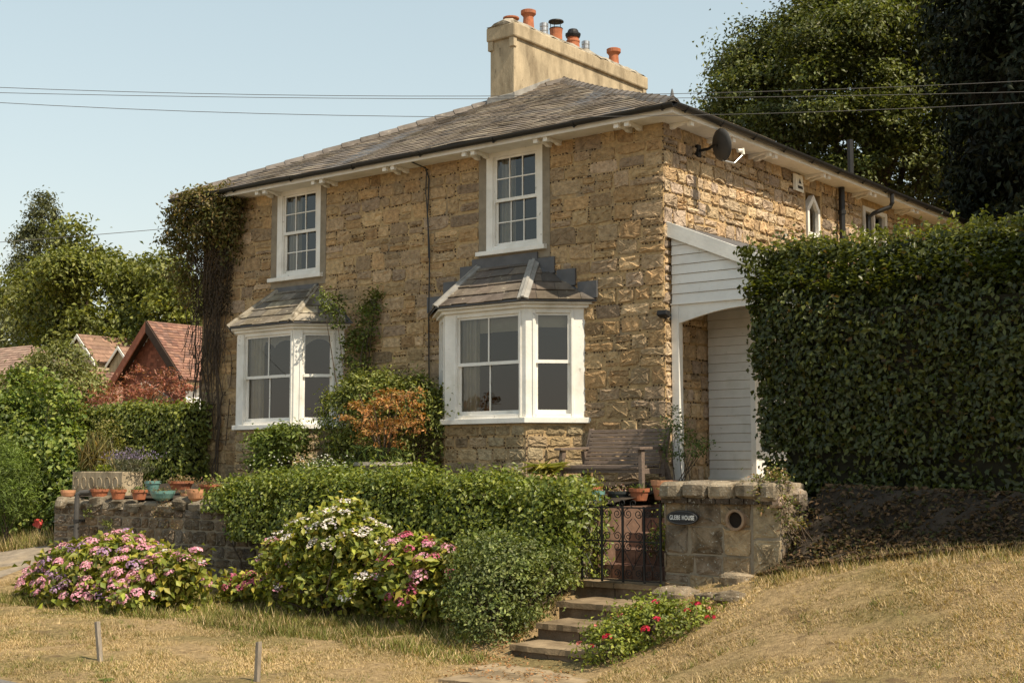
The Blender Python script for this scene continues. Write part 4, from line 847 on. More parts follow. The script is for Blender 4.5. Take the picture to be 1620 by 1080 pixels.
n = 500; P_ = np.stack([rp.normal(-9.0, .32, n), rp.normal(-2.38, .12, n), .28 + np.abs(rp.normal(.05, .06, n))], 1); leaves('lavender_flowers', rp, P_, rp.normal(size=(n, 3)), .04, .02, palette(rp, n, [(.17, .13, .22), (.22, .17, .25), (.12, .10, .15)]), MATS['leaf'], trough, T=np.tile([0., 0, 1], (n, 1)))
n = 260; b0 = np.stack([rp.normal(-9.85, .1, n), rp.normal(-2.4, .07, n), np.full(n, .05)], 1); tip = b0 + np.stack([rp.normal(0, .13, n), rp.normal(0, .1, n), rp.uniform(.35, .75, n)], 1)
leaves('ornamental_grass', rp, (b0 + tip) / 2, rp.normal(size=(n, 3)), np.linalg.norm(tip - b0, axis=1), .012, palette(rp, n, [(.30, .22, .08), (.22, .18, .06), (.15, .15, .05)]), MATS['leaf'], trough, T=tip - b0)
n = 200; leaves('yellow_sedum', rp, np.stack([rp.normal(-9.45, .1, n), rp.normal(-2.5, .05, n), .08 + rp.uniform(0, .1, n)], 1), rp.normal(size=(n, 3)) + [0, 0, 1], .05, .03, palette(rp, n, [(.25, .28, .03), (.18, .22, .03)]), MATS['leaf'], trough)

# ------------------------------------------------------------------ hedges and ivy
def box_leaves(rng, n, p0, p1, th, z0, z1, L, cols, bump=.07, rnd=.18, end_lean=0., jit=.2, nf=1.0, depth=.06, top=True):
    """leaves over the front, top, back and ends of a clipped hedge running p0 -> p1 (front face line)"""
    p0, p1 = np.array(p0, float), np.array(p1, float); D_ = p1 - p0; ln = np.hypot(*D_); u = D_ / ln; nr = np.array([u[1], -u[0]])
    H = z1 - z0; areas = np.array([ln * H * 1.5, ln * th * 1.4 * top, ln * H * .35, th * H, th * H]); k = rng.choice(5, n, p=areas / areas.sum())
    a, b = rng.random(n), rng.random(n)
    s = np.where(k == 3, 0., np.where(k == 4, 1., a)) * ln; w = np.where(k == 0, 0., np.where(k == 2, -th, np.where(k == 1, -b * th, -a * th))); z = np.where(k == 1, z1, z0 + b * H)
    N_ = np.zeros((n, 3)); N_[k == 0, :2] = nr; N_[k == 1, 2] = 1; N_[k == 2, :2] = -nr; N_[k == 3, :2] = -u; N_[k == 4, :2] = u
    # round the arrises
    dz = np.clip((z - (z1 - rnd)) / rnd, 0, 1); w = w - (k == 0) * dz ** 2 * rnd * .6; N_[:, 2] += (k == 0) * dz * 1.3; z = z - (k == 1) * np.clip(1 - (-w) / rnd, 0, 1) ** 2 * rnd * .5
    if end_lean: s = s + (np.clip(1 - s / 1.2, 0, 1)) * end_lean * (1 - (z - z0) / H)
    q = bump * (np.sin(s * 3.1 + z * 2.3) * .5 + np.sin(s * 7.3 - z * 5.1 + 1) * .3 + np.sin(z * 9 + s * 2) * .25) + rng.normal(0, depth, n)
    P_ = np.stack([p0[0] + u[0] * s + nr[0] * w, p0[1] + u[1] * s + nr[1] * w, z], 1) + N_ * q[:, None]
    N2 = N_ * nf + [0, 0, .35] + rng.normal(size=(n, 3)) * .5
    T_ = rng.normal(size=(n, 3)) + [0, 0, -.8]
    return P_, N2, L * rng.uniform(.6, 1.25, n), L * .62 * rng.uniform(.7, 1.2, n), palette(rng, n, cols, jit), T_
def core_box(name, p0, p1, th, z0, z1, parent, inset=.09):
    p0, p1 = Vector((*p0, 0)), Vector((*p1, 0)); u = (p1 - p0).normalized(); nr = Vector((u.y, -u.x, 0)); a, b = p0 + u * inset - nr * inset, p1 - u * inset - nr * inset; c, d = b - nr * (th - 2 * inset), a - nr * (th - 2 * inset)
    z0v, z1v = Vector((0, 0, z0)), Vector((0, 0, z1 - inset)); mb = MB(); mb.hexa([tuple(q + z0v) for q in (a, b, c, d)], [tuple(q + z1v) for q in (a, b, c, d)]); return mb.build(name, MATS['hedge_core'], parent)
rv = np.random.default_rng(5)
hedge = thing('beech_hedge', 'tall clipped dark beech hedge right of the porch', 'hedge', (5, -1.6, -.5))
H0, H1 = (1.80, -1.15), (9.2, -2.75)
P_, N_, L_, W_, C_, T_ = box_leaves(rv, 66000, H0, H1, 1.3, .0, 2.92, .082, [(.050, .062, .011), (.07, .08, .015), (.036, .048, .009), (.115, .125, .024), (.055, .06, .012)], .08, 1.25, end_lean=.45)
P_[:, 2] -= .04 * (P_[:, 0] - 2.0) + (P_[:, 2] < .35) * rv.random(len(P_)) ** 2 * .5; leaves('foliage', rv, P_, N_, L_, W_, C_, MATS['glossy_leaf'], hedge, T=T_)
core_box('twig_dark_core', (2.3, -1.35), (9.2, -2.85), 1.25, -.6, 2.1, hedge, .14); core_box('upper_dark_core', (2.4, -.75), (9.2, -2.2), .6, 2.0, 2.62, hedge, .05)
for k in range(30):
    mb = MB(); t = .12 + .86 * k / 30; x, y = H0[0] + (H1[0] - H0[0]) * t, H0[1] + (H1[1] - H0[1]) * t + .12 + .25 * (k % 3); g0 = float(gz(x, y)); mb.tube([(x, y, min(g0, -.3) - .3), (x + .04 * math.sin(k * 7), y, .3)], .022 + .012 * (k % 3), 6); mb.build('stem', MATS['bark'], hedge)

ghedge = thing('garden_hedge', 'clipped leafy hedge between the trough and the red cottage', 'hedge', (-11.5, -.5, -.3))
P_, N_, L_, W_, C_, T_ = box_leaves(rv, 11000, (-13.2, -.62), (-9.7, -.62), .5, -.2, 1.27, .085, [(.15, .175, .034), (.20, .215, .045), (.11, .14, .028), (.26, .265, .065)], .06, .2)
leaves('foliage', rv, P_, N_, L_, W_, C_, MATS['glossy_leaf'], ghedge, T=T_); core_box('twig_dark_core', (-13.2, -.62), (-9.75, -.62), .5, -1.2, 1.25, ghedge, .07)

IVY = [(0.133, 0.167, 0.029), (0.18, 0.212, 0.038), (0.094, 0.128, 0.024), (0.251, 0.263, 0.054)]
ivy = thing('ivy_mantle', 'thick clipped ivy spilling over the terrace wall left of the gate', 'ivy', (-2.6, -3, -1))
segs = []
for a, b, zt, zb in ((-5.85, -5.2, -.18, -.5), (-5.3, -4.3, -.10, -.9), (-4.4, -2.9, -.07, -1.2), (-3.0, -1.5, -.05, -1.3), (-1.6, -.2, -.10, -1.3), (-.3, .58, -.20, -1.25)):
    q = box_leaves(rv, int(7600 * (b - a) * (zt - zb) / 1.2 + 900), (a, -3.36), (b, -3.38), .95, zb, zt, .066, IVY, .13, .34, nf=.8, depth=.08)
    segs.append(q); core_box('stem_dark_core', (a, -3.36), (b, -3.38), .95, zb, zt - .05, ivy, .10)
q = [np.concatenate([s[i] for s in segs]) for i in range(6)]; leaves('foliage', rv, q[0], q[1], q[2], q[3], q[4], MATS['glossy_leaf'], ivy, T=q[5])
nn = 1500; P_ = np.stack([rv.uniform(-.1, .98, nn), rv.normal(-3.2, .12, nn), rv.uniform(-1.15, .02, nn)], 1); P_ = P_[(P_[:, 0] < .72 + .22 * (P_[:, 2] + 1.0) * (P_[:, 2] > -.9))]
leaves('gate_ivy', rv, P_, rv.normal(size=(len(P_), 3)) * .6 + [.5, -.8, .3], .07, .05, palette(rv, len(P_), IVY), MATS['glossy_leaf'], ivy)
mb = MB()
for k in range(16):
    x = rv.uniform(-5.5, .4); mb.tube([(x, -3.06, -1.6), (x + rv.normal(0, .1), -3.1, -1.2), (x + rv.normal(0, .2), -3.15, -.7)], .012, 5)
mb.build('stems', MATS['twig'], ivy)

def shoots(name, rng, parent, base, dirs, ln, k, L, Wd, cols, m='glossy_leaf'):
    """young shoots standing out of clipped foliage: k leaves along each"""
    n = len(base); ln = (ln * rng.uniform(.4, 1.3, n))[:, None, None]; t = np.linspace(.15, 1, k)[None, :, None]; d = unit(dirs)
    P_ = (base[:, None] + d[:, None] * ln * t + rng.normal(size=(n, k, 3)) * .012).reshape(-1, 3); T_ = (d[:, None] * .7 + rng.normal(size=(n, k, 3)) * .7).reshape(-1, 3)
    return leaves(name, rng, P_, rng.normal(size=(n * k, 3)) * .6 + [0, 0, .6], L * rng.uniform(.5, 1.2, n * k), Wd, palette(rng, n * k, cols), MATS[m], parent, T=T_)
n = 420; tt = rv.random(n); x_ = H0[0] + .1 + (H1[0] - H0[0]) * tt; y_ = H0[1] + (H1[1] - H0[1]) * tt + rv.uniform(.05, .8, n)
shoots('new_growth', rv, hedge, np.stack([x_, y_, 2.86 - .04 * (x_ - 2)], 1), rv.normal(size=(n, 3)) * .5 + [.1, -.2, 1], .16, 5, .075, .045, [(.14, .15, .03), (.2, .2, .045), (.10, .115, .022)])
n = 260; tt = rv.uniform(.09, 1, n); x_ = H0[0] + (H1[0] - H0[0]) * tt; y_ = H0[1] + (H1[1] - H0[1]) * tt - .02
shoots('side_shoots', rv, hedge, np.stack([x_, y_, rv.uniform(.2, 2.7, n)], 1), rv.normal(size=(n, 3)) * .5 + [0, -1, .3], .13, 4, .075, .045, [(.07, .08, .016), (.10, .105, .02), (.12, .07, .03)])
n = 300; shoots('new_growth', rv, ivy, np.stack([rv.uniform(-5.8, .5, n), rv.uniform(-3.4, -2.6, n), np.full(n, -.07)], 1), rv.normal(size=(n, 3)) * .6 + [.1, -.2, 1], .13, 5, .06, .04, IVY)
# ------------------------------------------------------------------ shrubs and flowers
def shrub(name, label, cat, base, lobes, clumps, per, cr, L, cols, m='leaf', W=.55, stems=6, group=None, up=.35, zmin=None, cjit=.2, shell=.6, droop=0., stem_r=.014, rng=None):
    rng = rng or rv
    t = thing(name, label, cat, base, group)
    P_, N_, C_ = lobe_leaves(rng, lobes, clumps, per, cr, cols, up, shell, cjit=cjit, zmin=zmin)
    n = len(P_); T_ = rng.normal(size=(n, 3)) + [0, 0, -droop]
    leaves('foliage', rng, P_, N_, L * rng.uniform(.6, 1.3, n), L * W * rng.uniform(.7, 1.2, n), C_, MATS[m], t, T=T_)
    if stems:
        mb = MB(); lo = np.array(lobes)
        for k in range(stems):
            q = lo[rng.integers(len(lo))]; e = q[:3] + rng.normal(size=3) * q[3:] * .4; b = np.array(base) + [rng.normal(0, .08), rng.normal(0, .08), -.05]
            mid = (b + e) / 2 + rng.normal(size=3) * .05; mb.tube([tuple(b), tuple(mid), tuple(e)], [stem_r, stem_r * .75, stem_r * .4], 5)
        mb.build('stems', MATS['twig'], t)
    return t
HYD = [(0.213, 0.237, 0.035), (0.163, 0.194, 0.03), (0.275, 0.281, 0.044), (0.125, 0.156, 0.025), (0.325, 0.269, 0.044)]
def head_mesh(rng, cols, r=.082, n=46, flat=.55, lace=False, size=.034):
    d = unit(rng.normal(size=(n, 3)) + [0, 0, .35]); d[:, 2] = np.abs(d[:, 2]) * 1.0
    if lace:
        a = rng.uniform(0, 6.283, n); rr = np.where(rng.random(n) < .6, rng.uniform(.75, 1.1, n), rng.uniform(0, .65, n)); P_ = np.stack([rr * r * np.cos(a), rr * r * np.sin(a), .012 * rng.random(n) + .012 * (1 - rr)], 1); N_ = np.tile([0., 0, 1], (n, 1)) + rng.normal(size=(n, 3)) * .35
        C_ = palette(rng, n, cols, .1); C_[rr < .66] = palette(rng, (rr < .66).sum(), [(.50, .45, .50), (.58, .54, .50)], .12)
    else: P_ = d * r * [1, 1, flat]; N_ = d * [1, 1, 1.3] + rng.normal(size=(n, 3)) * .3; C_ = palette(rng, n, cols, .14)
    V, F_, Cc = leaf_arrays(rng, P_, N_, size * rng.uniform(.8, 1.2, n), size * rng.uniform(.8, 1.2, n), C_, fold=.1)
    me = bpy.data.meshes.new('flower_head'); me.from_pydata(V.tolist(), [], F_.tolist()); a = me.attributes.new('col', 'FLOAT_COLOR', 'FACE'); a.data.foreach_set('color', np.concatenate([Cc, np.ones((len(Cc), 1))], 1).astype(np.float32).ravel()); me.materials.append(MATS['petal']); return me
def heads(t, rng, lobes, meshes, count, zlo, mind=.12, front=True):
    lobes = np.array(lobes, float); pts = []; base = world_loc(t); tries = 0
    while len(pts) < count and tries < 6000:
        tries += 1; q = lobes[rng.integers(len(lobes))]; d = rng.normal(size=3) + [.25, -.45, .5]; d /= np.linalg.norm(d)
        p = q[:3] + d * q[3:] * rng.uniform(1.0, 1.08)
        if p[2] < zlo or d[2] < -.1: continue
        if any(((p - w[:3]) / w[3:] ** 1) @ ((p - w[:3]) / w[3:]) < .9 for w in lobes): continue
        if any(np.linalg.norm(p - w) < mind for w in pts): continue
        pts.append(p); o = bpy.data.objects.new('flower_head', meshes[rng.integers(len(meshes))]); COL.objects.link(o); o.parent = t; o.location = Vector(p) - base
        nd = Vector(d * [.7, .7, 1]) + Vector((.1, -.1, .7)); o.rotation_euler = nd.to_track_quat('Z', 'Y').to_euler(); s = rng.uniform(.75, 1.25); o.scale = (s, s, s)
PINK = [(.60, .26, .36), (.68, .36, .44), (.54, .20, .32), (.72, .46, .52)]; MAUVE = [(.42, .26, .42), (.50, .33, .46), (.36, .22, .40)]; HOT = [(.55, .13, .22), (.62, .20, .30), (.48, .10, .18)]; PALE = [(.72, .66, .60), (.78, .73, .66), (.68, .54, .56)]
rf = np.random.default_rng(77)
mp = [head_mesh(rf, PINK) for _ in range(4)] + [head_mesh(rf, MAUVE)]; mm = [head_mesh(rf, MAUVE) for _ in range(2)] + [head_mesh(rf, PINK)]; mh = [head_mesh(rf, HOT, size=.03) for _ in range(3)] + [head_mesh(rf, PINK)]
mw = [head_mesh(rf, PALE, .105, 44, lace=True, size=.036) for _ in range(4)]; mpl = [head_mesh(rf, PINK, .09, 46, lace=True) for _ in range(2)]
lob = [(-7.6, -4.5, -1.55, .62, .5, .34), (-6.9, -4.55, -1.38, .7, .6, .45), (-6.2, -4.5, -1.25, .7, .6, .46), (-5.55, -4.55, -1.35, .55, .5, .42), (-5.0, -4.6, -1.38, .42, .42, .38), (-4.62, -4.55, -1.36, .26, .3, .40), (-6.6, -4.9, -1.6, .8, .4, .28), (-5.35, -4.95, -1.62, .6, .3, .24)]
h1 = shrub('hydrangea', 'broad mound of pink and mauve mophead hydrangea below the wall pots', 'hydrangea', (-6.1, -4.6, -1.78), lob, 620, 12, .14, .12, HYD, W=.65, stems=26, group='hydrangeas below the terrace wall', zmin=-1.8)
heads(h1, rf, lob[:4] + lob[6:7], mp, 105, -1.66, .115); heads(h1, rf, lob[4:6] + lob[7:], mpl + mp[:2], 30, -1.6, .12); heads(h1, rf, lob[:1], mm, 22, -1.78, .10)
lob = [(-4.45, -3.75, -1.50, .33, .28, .20), (-4.15, -3.75, -1.48, .25, .25, .18)]
h2 = shrub('hydrangea', 'small low hydrangea with a few deep pink heads between two large ones', 'hydrangea', (-4.35, -3.8, -1.72), lob, 90, 11, .12, .10, HYD, W=.65, stems=8, group='hydrangeas below the terrace wall', zmin=-1.75); heads(h2, rf, lob, mh, 11, -1.6, .11)
lob = [(-3.35, -3.9, -1.05, .4, .38, .34), (-2.85, -3.9, -.9, .45, .4, .45), (-2.35, -3.9, -.78, .45, .4, .5), (-2.0, -3.9, -.95, .38, .38, .45), (-2.65, -3.95, -1.35, .8, .38, .33), (-3.35, -4.0, -1.4, .35, .33, .26), (-1.85, -3.9, -1.35, .4, .35, .3)]
h3 = shrub('hydrangea', 'tall hydrangea with flat creamy white lacecap heads against the ivy', 'hydrangea', (-2.5, -3.9, -1.72), lob, 620, 13, .14, .105, HYD, W=.6, stems=30, group='hydrangeas below the terrace wall', zmin=-1.7); heads(h3, rf, lob[1:4], mw, 27, -1.05, .18); heads(h3, rf, lob[:1] + lob[5:], mpl[:1] + mw[:1], 14, -1.4, .14)
lob = [(-.95, -4.15, -1.05, .38, .34, .38), (-.55, -4.15, -1.08, .32, .32, .34), (-.75, -4.25, -1.38, .42, .3, .22)]
h4 = shrub('hydrangea', 'bushy hydrangea with bright pink mopheads beside the dense green shrub', 'hydrangea', (-.78, -4.2, -1.65), lob, 210, 12, .13, .115, HYD, W=.62, stems=12, group='hydrangeas below the terrace wall', zmin=-1.7); heads(h4, rf, lob, mh + mp[:1], 30, -1.5, .115)
DULL = [(0.098, 0.13, 0.034), (0.13, 0.163, 0.046), (0.176, 0.202, 0.058), (0.078, 0.104, 0.026), (0.221, 0.234, 0.078)]
lob = [(.35, -4.35, -1.2, .45, .45, .46), (.72, -4.35, -1.18, .36, .38, .38), (.55, -4.6, -1.5, .46, .33, .30), (.25, -4.2, -.88, .42, .36, .3), (.55, -4.15, -.88, .36, .3, .25), (.82, -3.75, -1.0, .18, .25, .25), (-.05, -4.15, -1.35, .3, .3, .35)]
shrub('dense_shrub', 'dense small leaved green shrub left of the stone steps', 'shrub', (.45, -4.3, -1.75), lob, 1050, 20, .13, .048, DULL, W=.6, stems=40, zmin=-1.85, shell=.4, cjit=.3)
mb = MB(); rr = np.random.default_rng(6)
lob = [(2.4, -4.5, -1.52, .32, .32, .25), (2.68, -4.5, -1.42, .34, .36, .25), (2.35, -4.85, -1.62, .35, .3, .22), (2.3, -4.15, -1.42, .22, .25, .14), (2.95, -4.3, -1.36, .2, .25, .15)]
rose = shrub('rose_bush', 'low spreading shrub with red flowers right of the stone steps', 'shrub', (2.5, -4.6, -1.7), lob, 420, 18, .13, .05, [(.2, .23, .034), (.16, .19, .03), (.26, .27, .045), (.12, .15, .028)], W=.6, stems=22, zmin=-1.85, shell=.5)
mr = [head_mesh(rf, [(.55, .03, .07), (.6, .06, .12), (.45, .02, .05)], .035, 20, .7, size=.03) for _ in range(2)]; mr.append(head_mesh(rf, [(.6, .16, .12), (.62, .22, .2)], .03, 16, .7, size=.028))
heads(rose, rf, lob, mr, 20, -1.8, .09)

lob = [(-4.9, -.75, 1.1, .65, .4, .55), (-5.5, -.75, .9, .5, .35, .6), (-4.2, -.6, .95, .5, .3, .6), (-3.75, -.4, .7, .3, .25, .7), (-5.0, -.8, .35, .9, .4, .35)]
shrub('wall_shrub', 'rounded evergreen shrub against the house between the bay windows', 'shrub', (-4.9, -.8, -.2), lob, 900, 20, .16, .075, [(.14, .165, .032), (.19, .205, .044), (.085, .11, .025), (.24, .24, .06)], W=.42, stems=14, shell=.6, up=.6)
lob = [(-7.1, -1.0, .45, .42, .3, .30), (-6.6, -1.0, .55, .45, .3, .28), (-7.0, -1.05, .2, .4, .3, .2)]
shrub('low_shrub', 'bright green shrub under the left bay window', 'shrub', (-6.9, -1.0, -.2), lob, 260, 16, .14, .08, [(.13, .17, .03), (.17, .20, .04), (.09, .125, .02)], W=.5, stems=8)
lob = [(-5.95, -.15, 1.9, .28, .16, .55), (-5.65, -.12, 2.5, .18, .12, .45), (-6.15, -.35, 2.7, .13, .13, .3), (-5.8, -.2, 1.4, .4, .2, .3), (-5.5, -.08, 2.9, .08, .08, .25), (-6.3, -.5, 2.85, .08, .1, .2)]
shrub('climbing_rose', 'green climber on the wall beside the left bay window', 'climber', (-5.9, -.2, -.1), lob, 330, 15, .12, .06, [(.12, .15, .028), (.16, .18, .035), (.08, .11, .02)], W=.55, stems=14, shell=.4)
# potted maple
acer = thing('potted_maple', 'small orange leaved maple in a wide stone bowl between the bays', 'potted tree', (-4.12, -1.35, -.2))
mb = MB(); mb.lathe([(.18, 0), (.22, .05), (.33, .22), (.42, .34), (.45, .37), (.44, .42), (.39, .42), (.36, .36)], 24, (-4.12, -1.35, -.2)); mb.build('bowl', MATS['old_stone'], acer); acer.children[0].data.materials[0] = MATS['flaunching']
mb = MB()
for k in range(9):
    a = k * .698; mb.tube([(-4.12, -1.35, .15), (-4.12 + .1 * math.cos(a), -1.35 + .08 * math.sin(a), .45), (-4.12 + .45 * math.cos(a), -1.35 + .3 * math.sin(a), .85 + .2 * (k % 3))], [.022, .014, .006], 5)
mb.build('trunk', MATS['bark'], acer)
P_, N_, C_ = lobe_leaves(rv, [(-4.12, -1.35, .92, .42, .36, .30), (-3.72, -1.35, 1.0, .36, .3, .24), (-4.55, -1.35, .92, .34, .3, .24), (-4.15, -1.35, .62, .45, .33, .2), (-3.45, -1.35, 1.22, .22, .2, .08), (-4.0, -1.35, 1.22, .3, .25, .1), (-3.6, -1.35, .72, .25, .25, .1)], 300, 13, .10, [(.42, .17, .05), (.34, .20, .06), (.50, .24, .09), (.28, .13, .05), (.25, .19, .06)], shell=.3, flat=.4)
leaves('crown', rv, P_, N_, .065, .026, C_, MATS['leaf'], acer)
n = 160; leaves('underplanting', rv, np.stack([rv.normal(-4.1, .28, n), rv.normal(-1.4, .2, n), rv.uniform(.2, .45, n)], 1), rv.normal(size=(n, 3)), .16, .03, palette(rv, n, GREENS), MATS['leaf'], acer)
yu = thing('yellow_phormium', 'yellow green spiky plant beside the bench', 'plant', (-1.0, -1.55, -.25)); n = 70; a = rv.uniform(0, 6.283, n); b0 = np.tile([-1.0, -1.5, .0], (n, 1)); tip = b0 + np.stack([np.cos(a) * rv.uniform(.1, .42, n), np.sin(a) * rv.uniform(.1, .3, n), rv.uniform(.12, .38, n)], 1)
leaves('blades', rv, (b0 + tip) / 2, rv.normal(size=(n, 3)) * .4 + [0, -.3, 1], np.linalg.norm(tip - b0, axis=1), .045, palette(rv, n, [(.32, .28, .06), (.25, .24, .05), (.18, .2, .04)]), MATS['leaf'], yu, T=tip - b0)
mb = MB(); mb.lathe([(.12, 0), (.17, .25), (.15, .25), (.14, .2)], 14, (-1.0, -1.5, -.26)); mb.build('pot', MATS['terracotta'], yu)
lob = [(.62, -.75, .45, .22, .2, .3), (.85, -.8, .4, .22, .18, .16), (1.1, -.85, .38, .2, .12, .1), (.55, -.7, .75, .12, .12, .2)]
shrub('potted_climber', 'thin arching green shrub between bench and porch post', 'shrub', (.74, -.95, -.15), lob, 120, 14, .1, .055, [(.10, .14, .03), (.14, .17, .04), (.07, .10, .02)], W=.4, stems=9, shell=.2, stem_r=.007)
lob = [(1.5, -2.2, -.55, .22, .25, .3), (1.35, -2.0, -.75, .3, .3, .2), (1.6, -2.4, -.3, .1, .15, .2)]
shrub('path_plant', 'yellow green plant behind the bars of the gate', 'plant', (1.5, -2.2, -.95), lob, 160, 14, .1, .06, [(.15, .17, .03), (.20, .2, .04), (.09, .12, .02)], stems=5, shell=.3)
lob = [(3.15, -2.95, .0, .17, .12, .12), (3.3, -2.95, -.3, .08, .08, .22), (3.05, -3.05, -.22, .07, .06, .16), (3.36, -2.85, -.55, .08, .1, .2), (2.95, -2.9, -.02, .12, .1, .08)]
shrub('pier_creeper', 'straggly creeper over the right end of the gate pier', 'creeper', (3.4, -2.85, -.6), lob, 130, 14, .09, .042, [(.14, .17, .035), (.22, .18, .06), (.28, .17, .1), (.10, .13, .025)], stems=8, shell=.2, stem_r=.006)
lob = [(-5.6, -1.5, .05, .3, .25, .15), (-4.9, -1.9, .12, .5, .25, .14)]
t = shrub('daisy_clump', 'loose clump of tiny white flowers above the clipped ivy', 'plant', (-5.2, -1.8, -.3), lob, 110, 12, .12, .04, GREENS, stems=4); n = 130; leaves('blossoms', rv, np.stack([rv.normal(-5.0, .4, n), rv.normal(-1.9, .15, n), rv.uniform(.12, .34, n)], 1), rv.normal(size=(n, 3)) * .4 + [.3, -.3, 1], .025, .025, palette(rv, n, [(.7, .68, .6)], .08), MATS['petal'], t)
# dry red wall plants hanging on the stonework
lob = [(-7.2, -3.08, -.62, .12, .05, .16), (-6.9, -3.08, -.75, .10, .05, .14), (-7.0, -3.1, -.45, .16, .07, .08)]
shrub('red_wall_plant', 'dry reddish plant hanging on the stones of the terrace wall', 'plant', (-7.0, -3.07, -.6), lob, 50, 14, .07, .03, SED + DRY, stems=0, shell=.2)
for x, z, lb in ((-9.05, -.62, 'little yellow green tuft under the drain pipe elbow'), (-8.55, -.78, 'little round green tuft low on the terrace wall')):
    shrub('wall_fern', lb, 'plant', (x, -3.05, z), [(x, -3.07, z, .09, .05, .09)], 14, 14, .05, .035, [(.17, .18, .04), (.11, .14, .03)], stems=0, shell=.2, group='tufts on the terrace wall')

# ------------------------------------------------------------------ creeper on the left corner of the house
vine = thing('corner_creeper', 'rusty leaved creeper with bare stems covering the left corner of the house', 'creeper', (-9.8, -.1, -.1))
lob = [(-9.65, -.30, 4.95, .75, .35, .28), (-10.25, -.25, 4.9, .45, .33, .34), (-9.2, -.25, 4.75, .35, .25, .42), (-10.42, -.2, 4.55, .30, .28, .38), (-9.9, -.3, 4.5, .8, .22, .35), (-10.5, -.15, 4.0, .22, .2, .5), (-9.15, -.15, 4.2, .18, .15, .4), (-10.4, -.15, 3.4, .12, .14, .4), (-10.95, -.2, 4.5, .22, .08, .06)]
P_, N_, C_ = lobe_leaves(rv, lob, 820, 17, .17, [(.13, .115, .03), (.16, .115, .038), (.11, .12, .03), (.08, .085, .022), (.19, .125, .045)], up=.5, shell=.5); n = len(P_)
leaves('foliage', rv, P_, N_, .095 * rv.uniform(.6, 1.2, n), .04, C_, MATS['leaf'], vine, T=rv.normal(size=(n, 3)) + [0, 0, -1.2])
mb = MB()
for k in range(200):
    x = rv.uniform(-10.25, -9.25); z = rv.uniform(2.2, 4.8); y = -.05 - abs(rv.normal(0, .09)); pts = [(x, y, z)]
    for i in range(rv.integers(3, 7)): x += rv.normal(-.02, .07); z -= rv.uniform(.08, .22); y = min(-.04, y + rv.normal(0, .03)); pts.append((min(max(x, -10.3), -9.0 + .15 * (z - 3)), y, z))
    mb.tube(pts, rv.uniform(.003, .009), 4, cap=False)
mb.build('twigs', MATS['twig'], vine)
P2 = np.stack([rv.uniform(-10.2, -9.15, 3000), -.05 - np.abs(rv.normal(0, .07, 3000)), rv.uniform(2.9, 4.7, 3000)], 1); leaves('dead_leaves', rv, P2, rv.normal(size=(3000, 3)), .06, .02, palette(rv, 3000, [(.045, .032, .018), (.065, .045, .022), (.03, .022, .013)]), MATS['dark_leaf'], vine)
mb = MB()
for k in range(10):
    x = rv.uniform(-10.15, -9.5); pts = [(x, -.07, -.25)]; z = -.25
    while z < 3.8: z += rv.uniform(.25, .5); x += rv.normal(0, .09); x = min(max(x, -10.2), -9.1 - .25 * (z < 2)); pts.append((x, -.06 - abs(rv.normal(0, .03)), z))
    mb.tube(pts, [max(.006, .02 * rv.uniform(.5, 1) * (1 - i / len(pts) * .6)) for i in range(len(pts))], 6)
for k in range(10):
    x, z = rv.uniform(-10.1, -9.5), rv.uniform(.8, 2.6); pts = [(x + .5 * t + rv.normal(0, .05), -.06 - .05 * rv.random(), z + .5 * t * rv.choice([-1, 1]) + rv.normal(0, .06)) for t in np.linspace(0, 1, 6)]; mb.tube(pts, .009, 5)
mb.build('stems', MATS['twig'], vine)
# ------------------------------------------------------------------ trees and background planting
rt = np.random.default_rng(99)
def tree(name, label, base, lobes, clumps, per, cr, L, cols, m='leaf', W=.6, trunk_r=.25, top=None, limbs=8, group=None, shell=.7, up=.3, flat=.7, cjit=.22, droop=.4):
    t = thing(name, label, 'tree', base, group); lo = np.array(lobes); top = top or tuple(lo[:, :3].mean(0))
    P_, N_, C_ = lobe_leaves(rt, lobes, clumps, per, cr, cols, up, shell, flat=flat, cjit=cjit); n = len(P_)
    leaves('crown', rt, P_, N_, L * rt.uniform(.6, 1.3, n), L * W * rt.uniform(.7, 1.2, n), C_, MATS[m], t, T=rt.normal(size=(n, 3)) + [0, 0, -droop])
    mb = MB(); b = Vector(base); e = Vector(top); k = 6
    mb.tube([tuple(b.lerp(e, i / k) + Vector((rt.normal(0, trunk_r * .25), rt.normal(0, trunk_r * .25), 0)) * (i > 0)) for i in range(k + 1)], [trunk_r * (1.25 if i == 0 else 1 - .8 * i / k) for i in range(k + 1)], 9)
    for i in range(limbs):
        q = lo[i % len(lo)]; s = b.lerp(e, rt.uniform(.4, .9)); d = Vector(q[:3] + rt.normal(size=3) * q[3:] * .45); mb.tube([tuple(s), tuple(s.lerp(d, .5) + Vector((0, 0, .15))), tuple(d)], [trunk_r * .35, trunk_r * .22, trunk_r * .08], 6)
    mb.build('trunk', MATS['bark'], t); return t
TR = [(0.084, 0.102, 0.025), (0.113, 0.13, 0.031), (0.059, 0.076, 0.019), (0.147, 0.157, 0.041), (0.099, 0.097, 0.027)]
lob = [(-5.6, 19, 9.5, 3.2, 3, 4.0)]
for k in range(85):
    d = unit(rt.normal(size=(1, 3)) * [1, 1.1, .9])[0]; c = np.array([-5.3, 19, 9.8]) + d * [3.6, 3.0, 4.6] * rt.uniform(.8, 1.05); lob.append((*c, *(rt.uniform(.55, 1.1) * np.array([1.15, 1.05, .5]))))
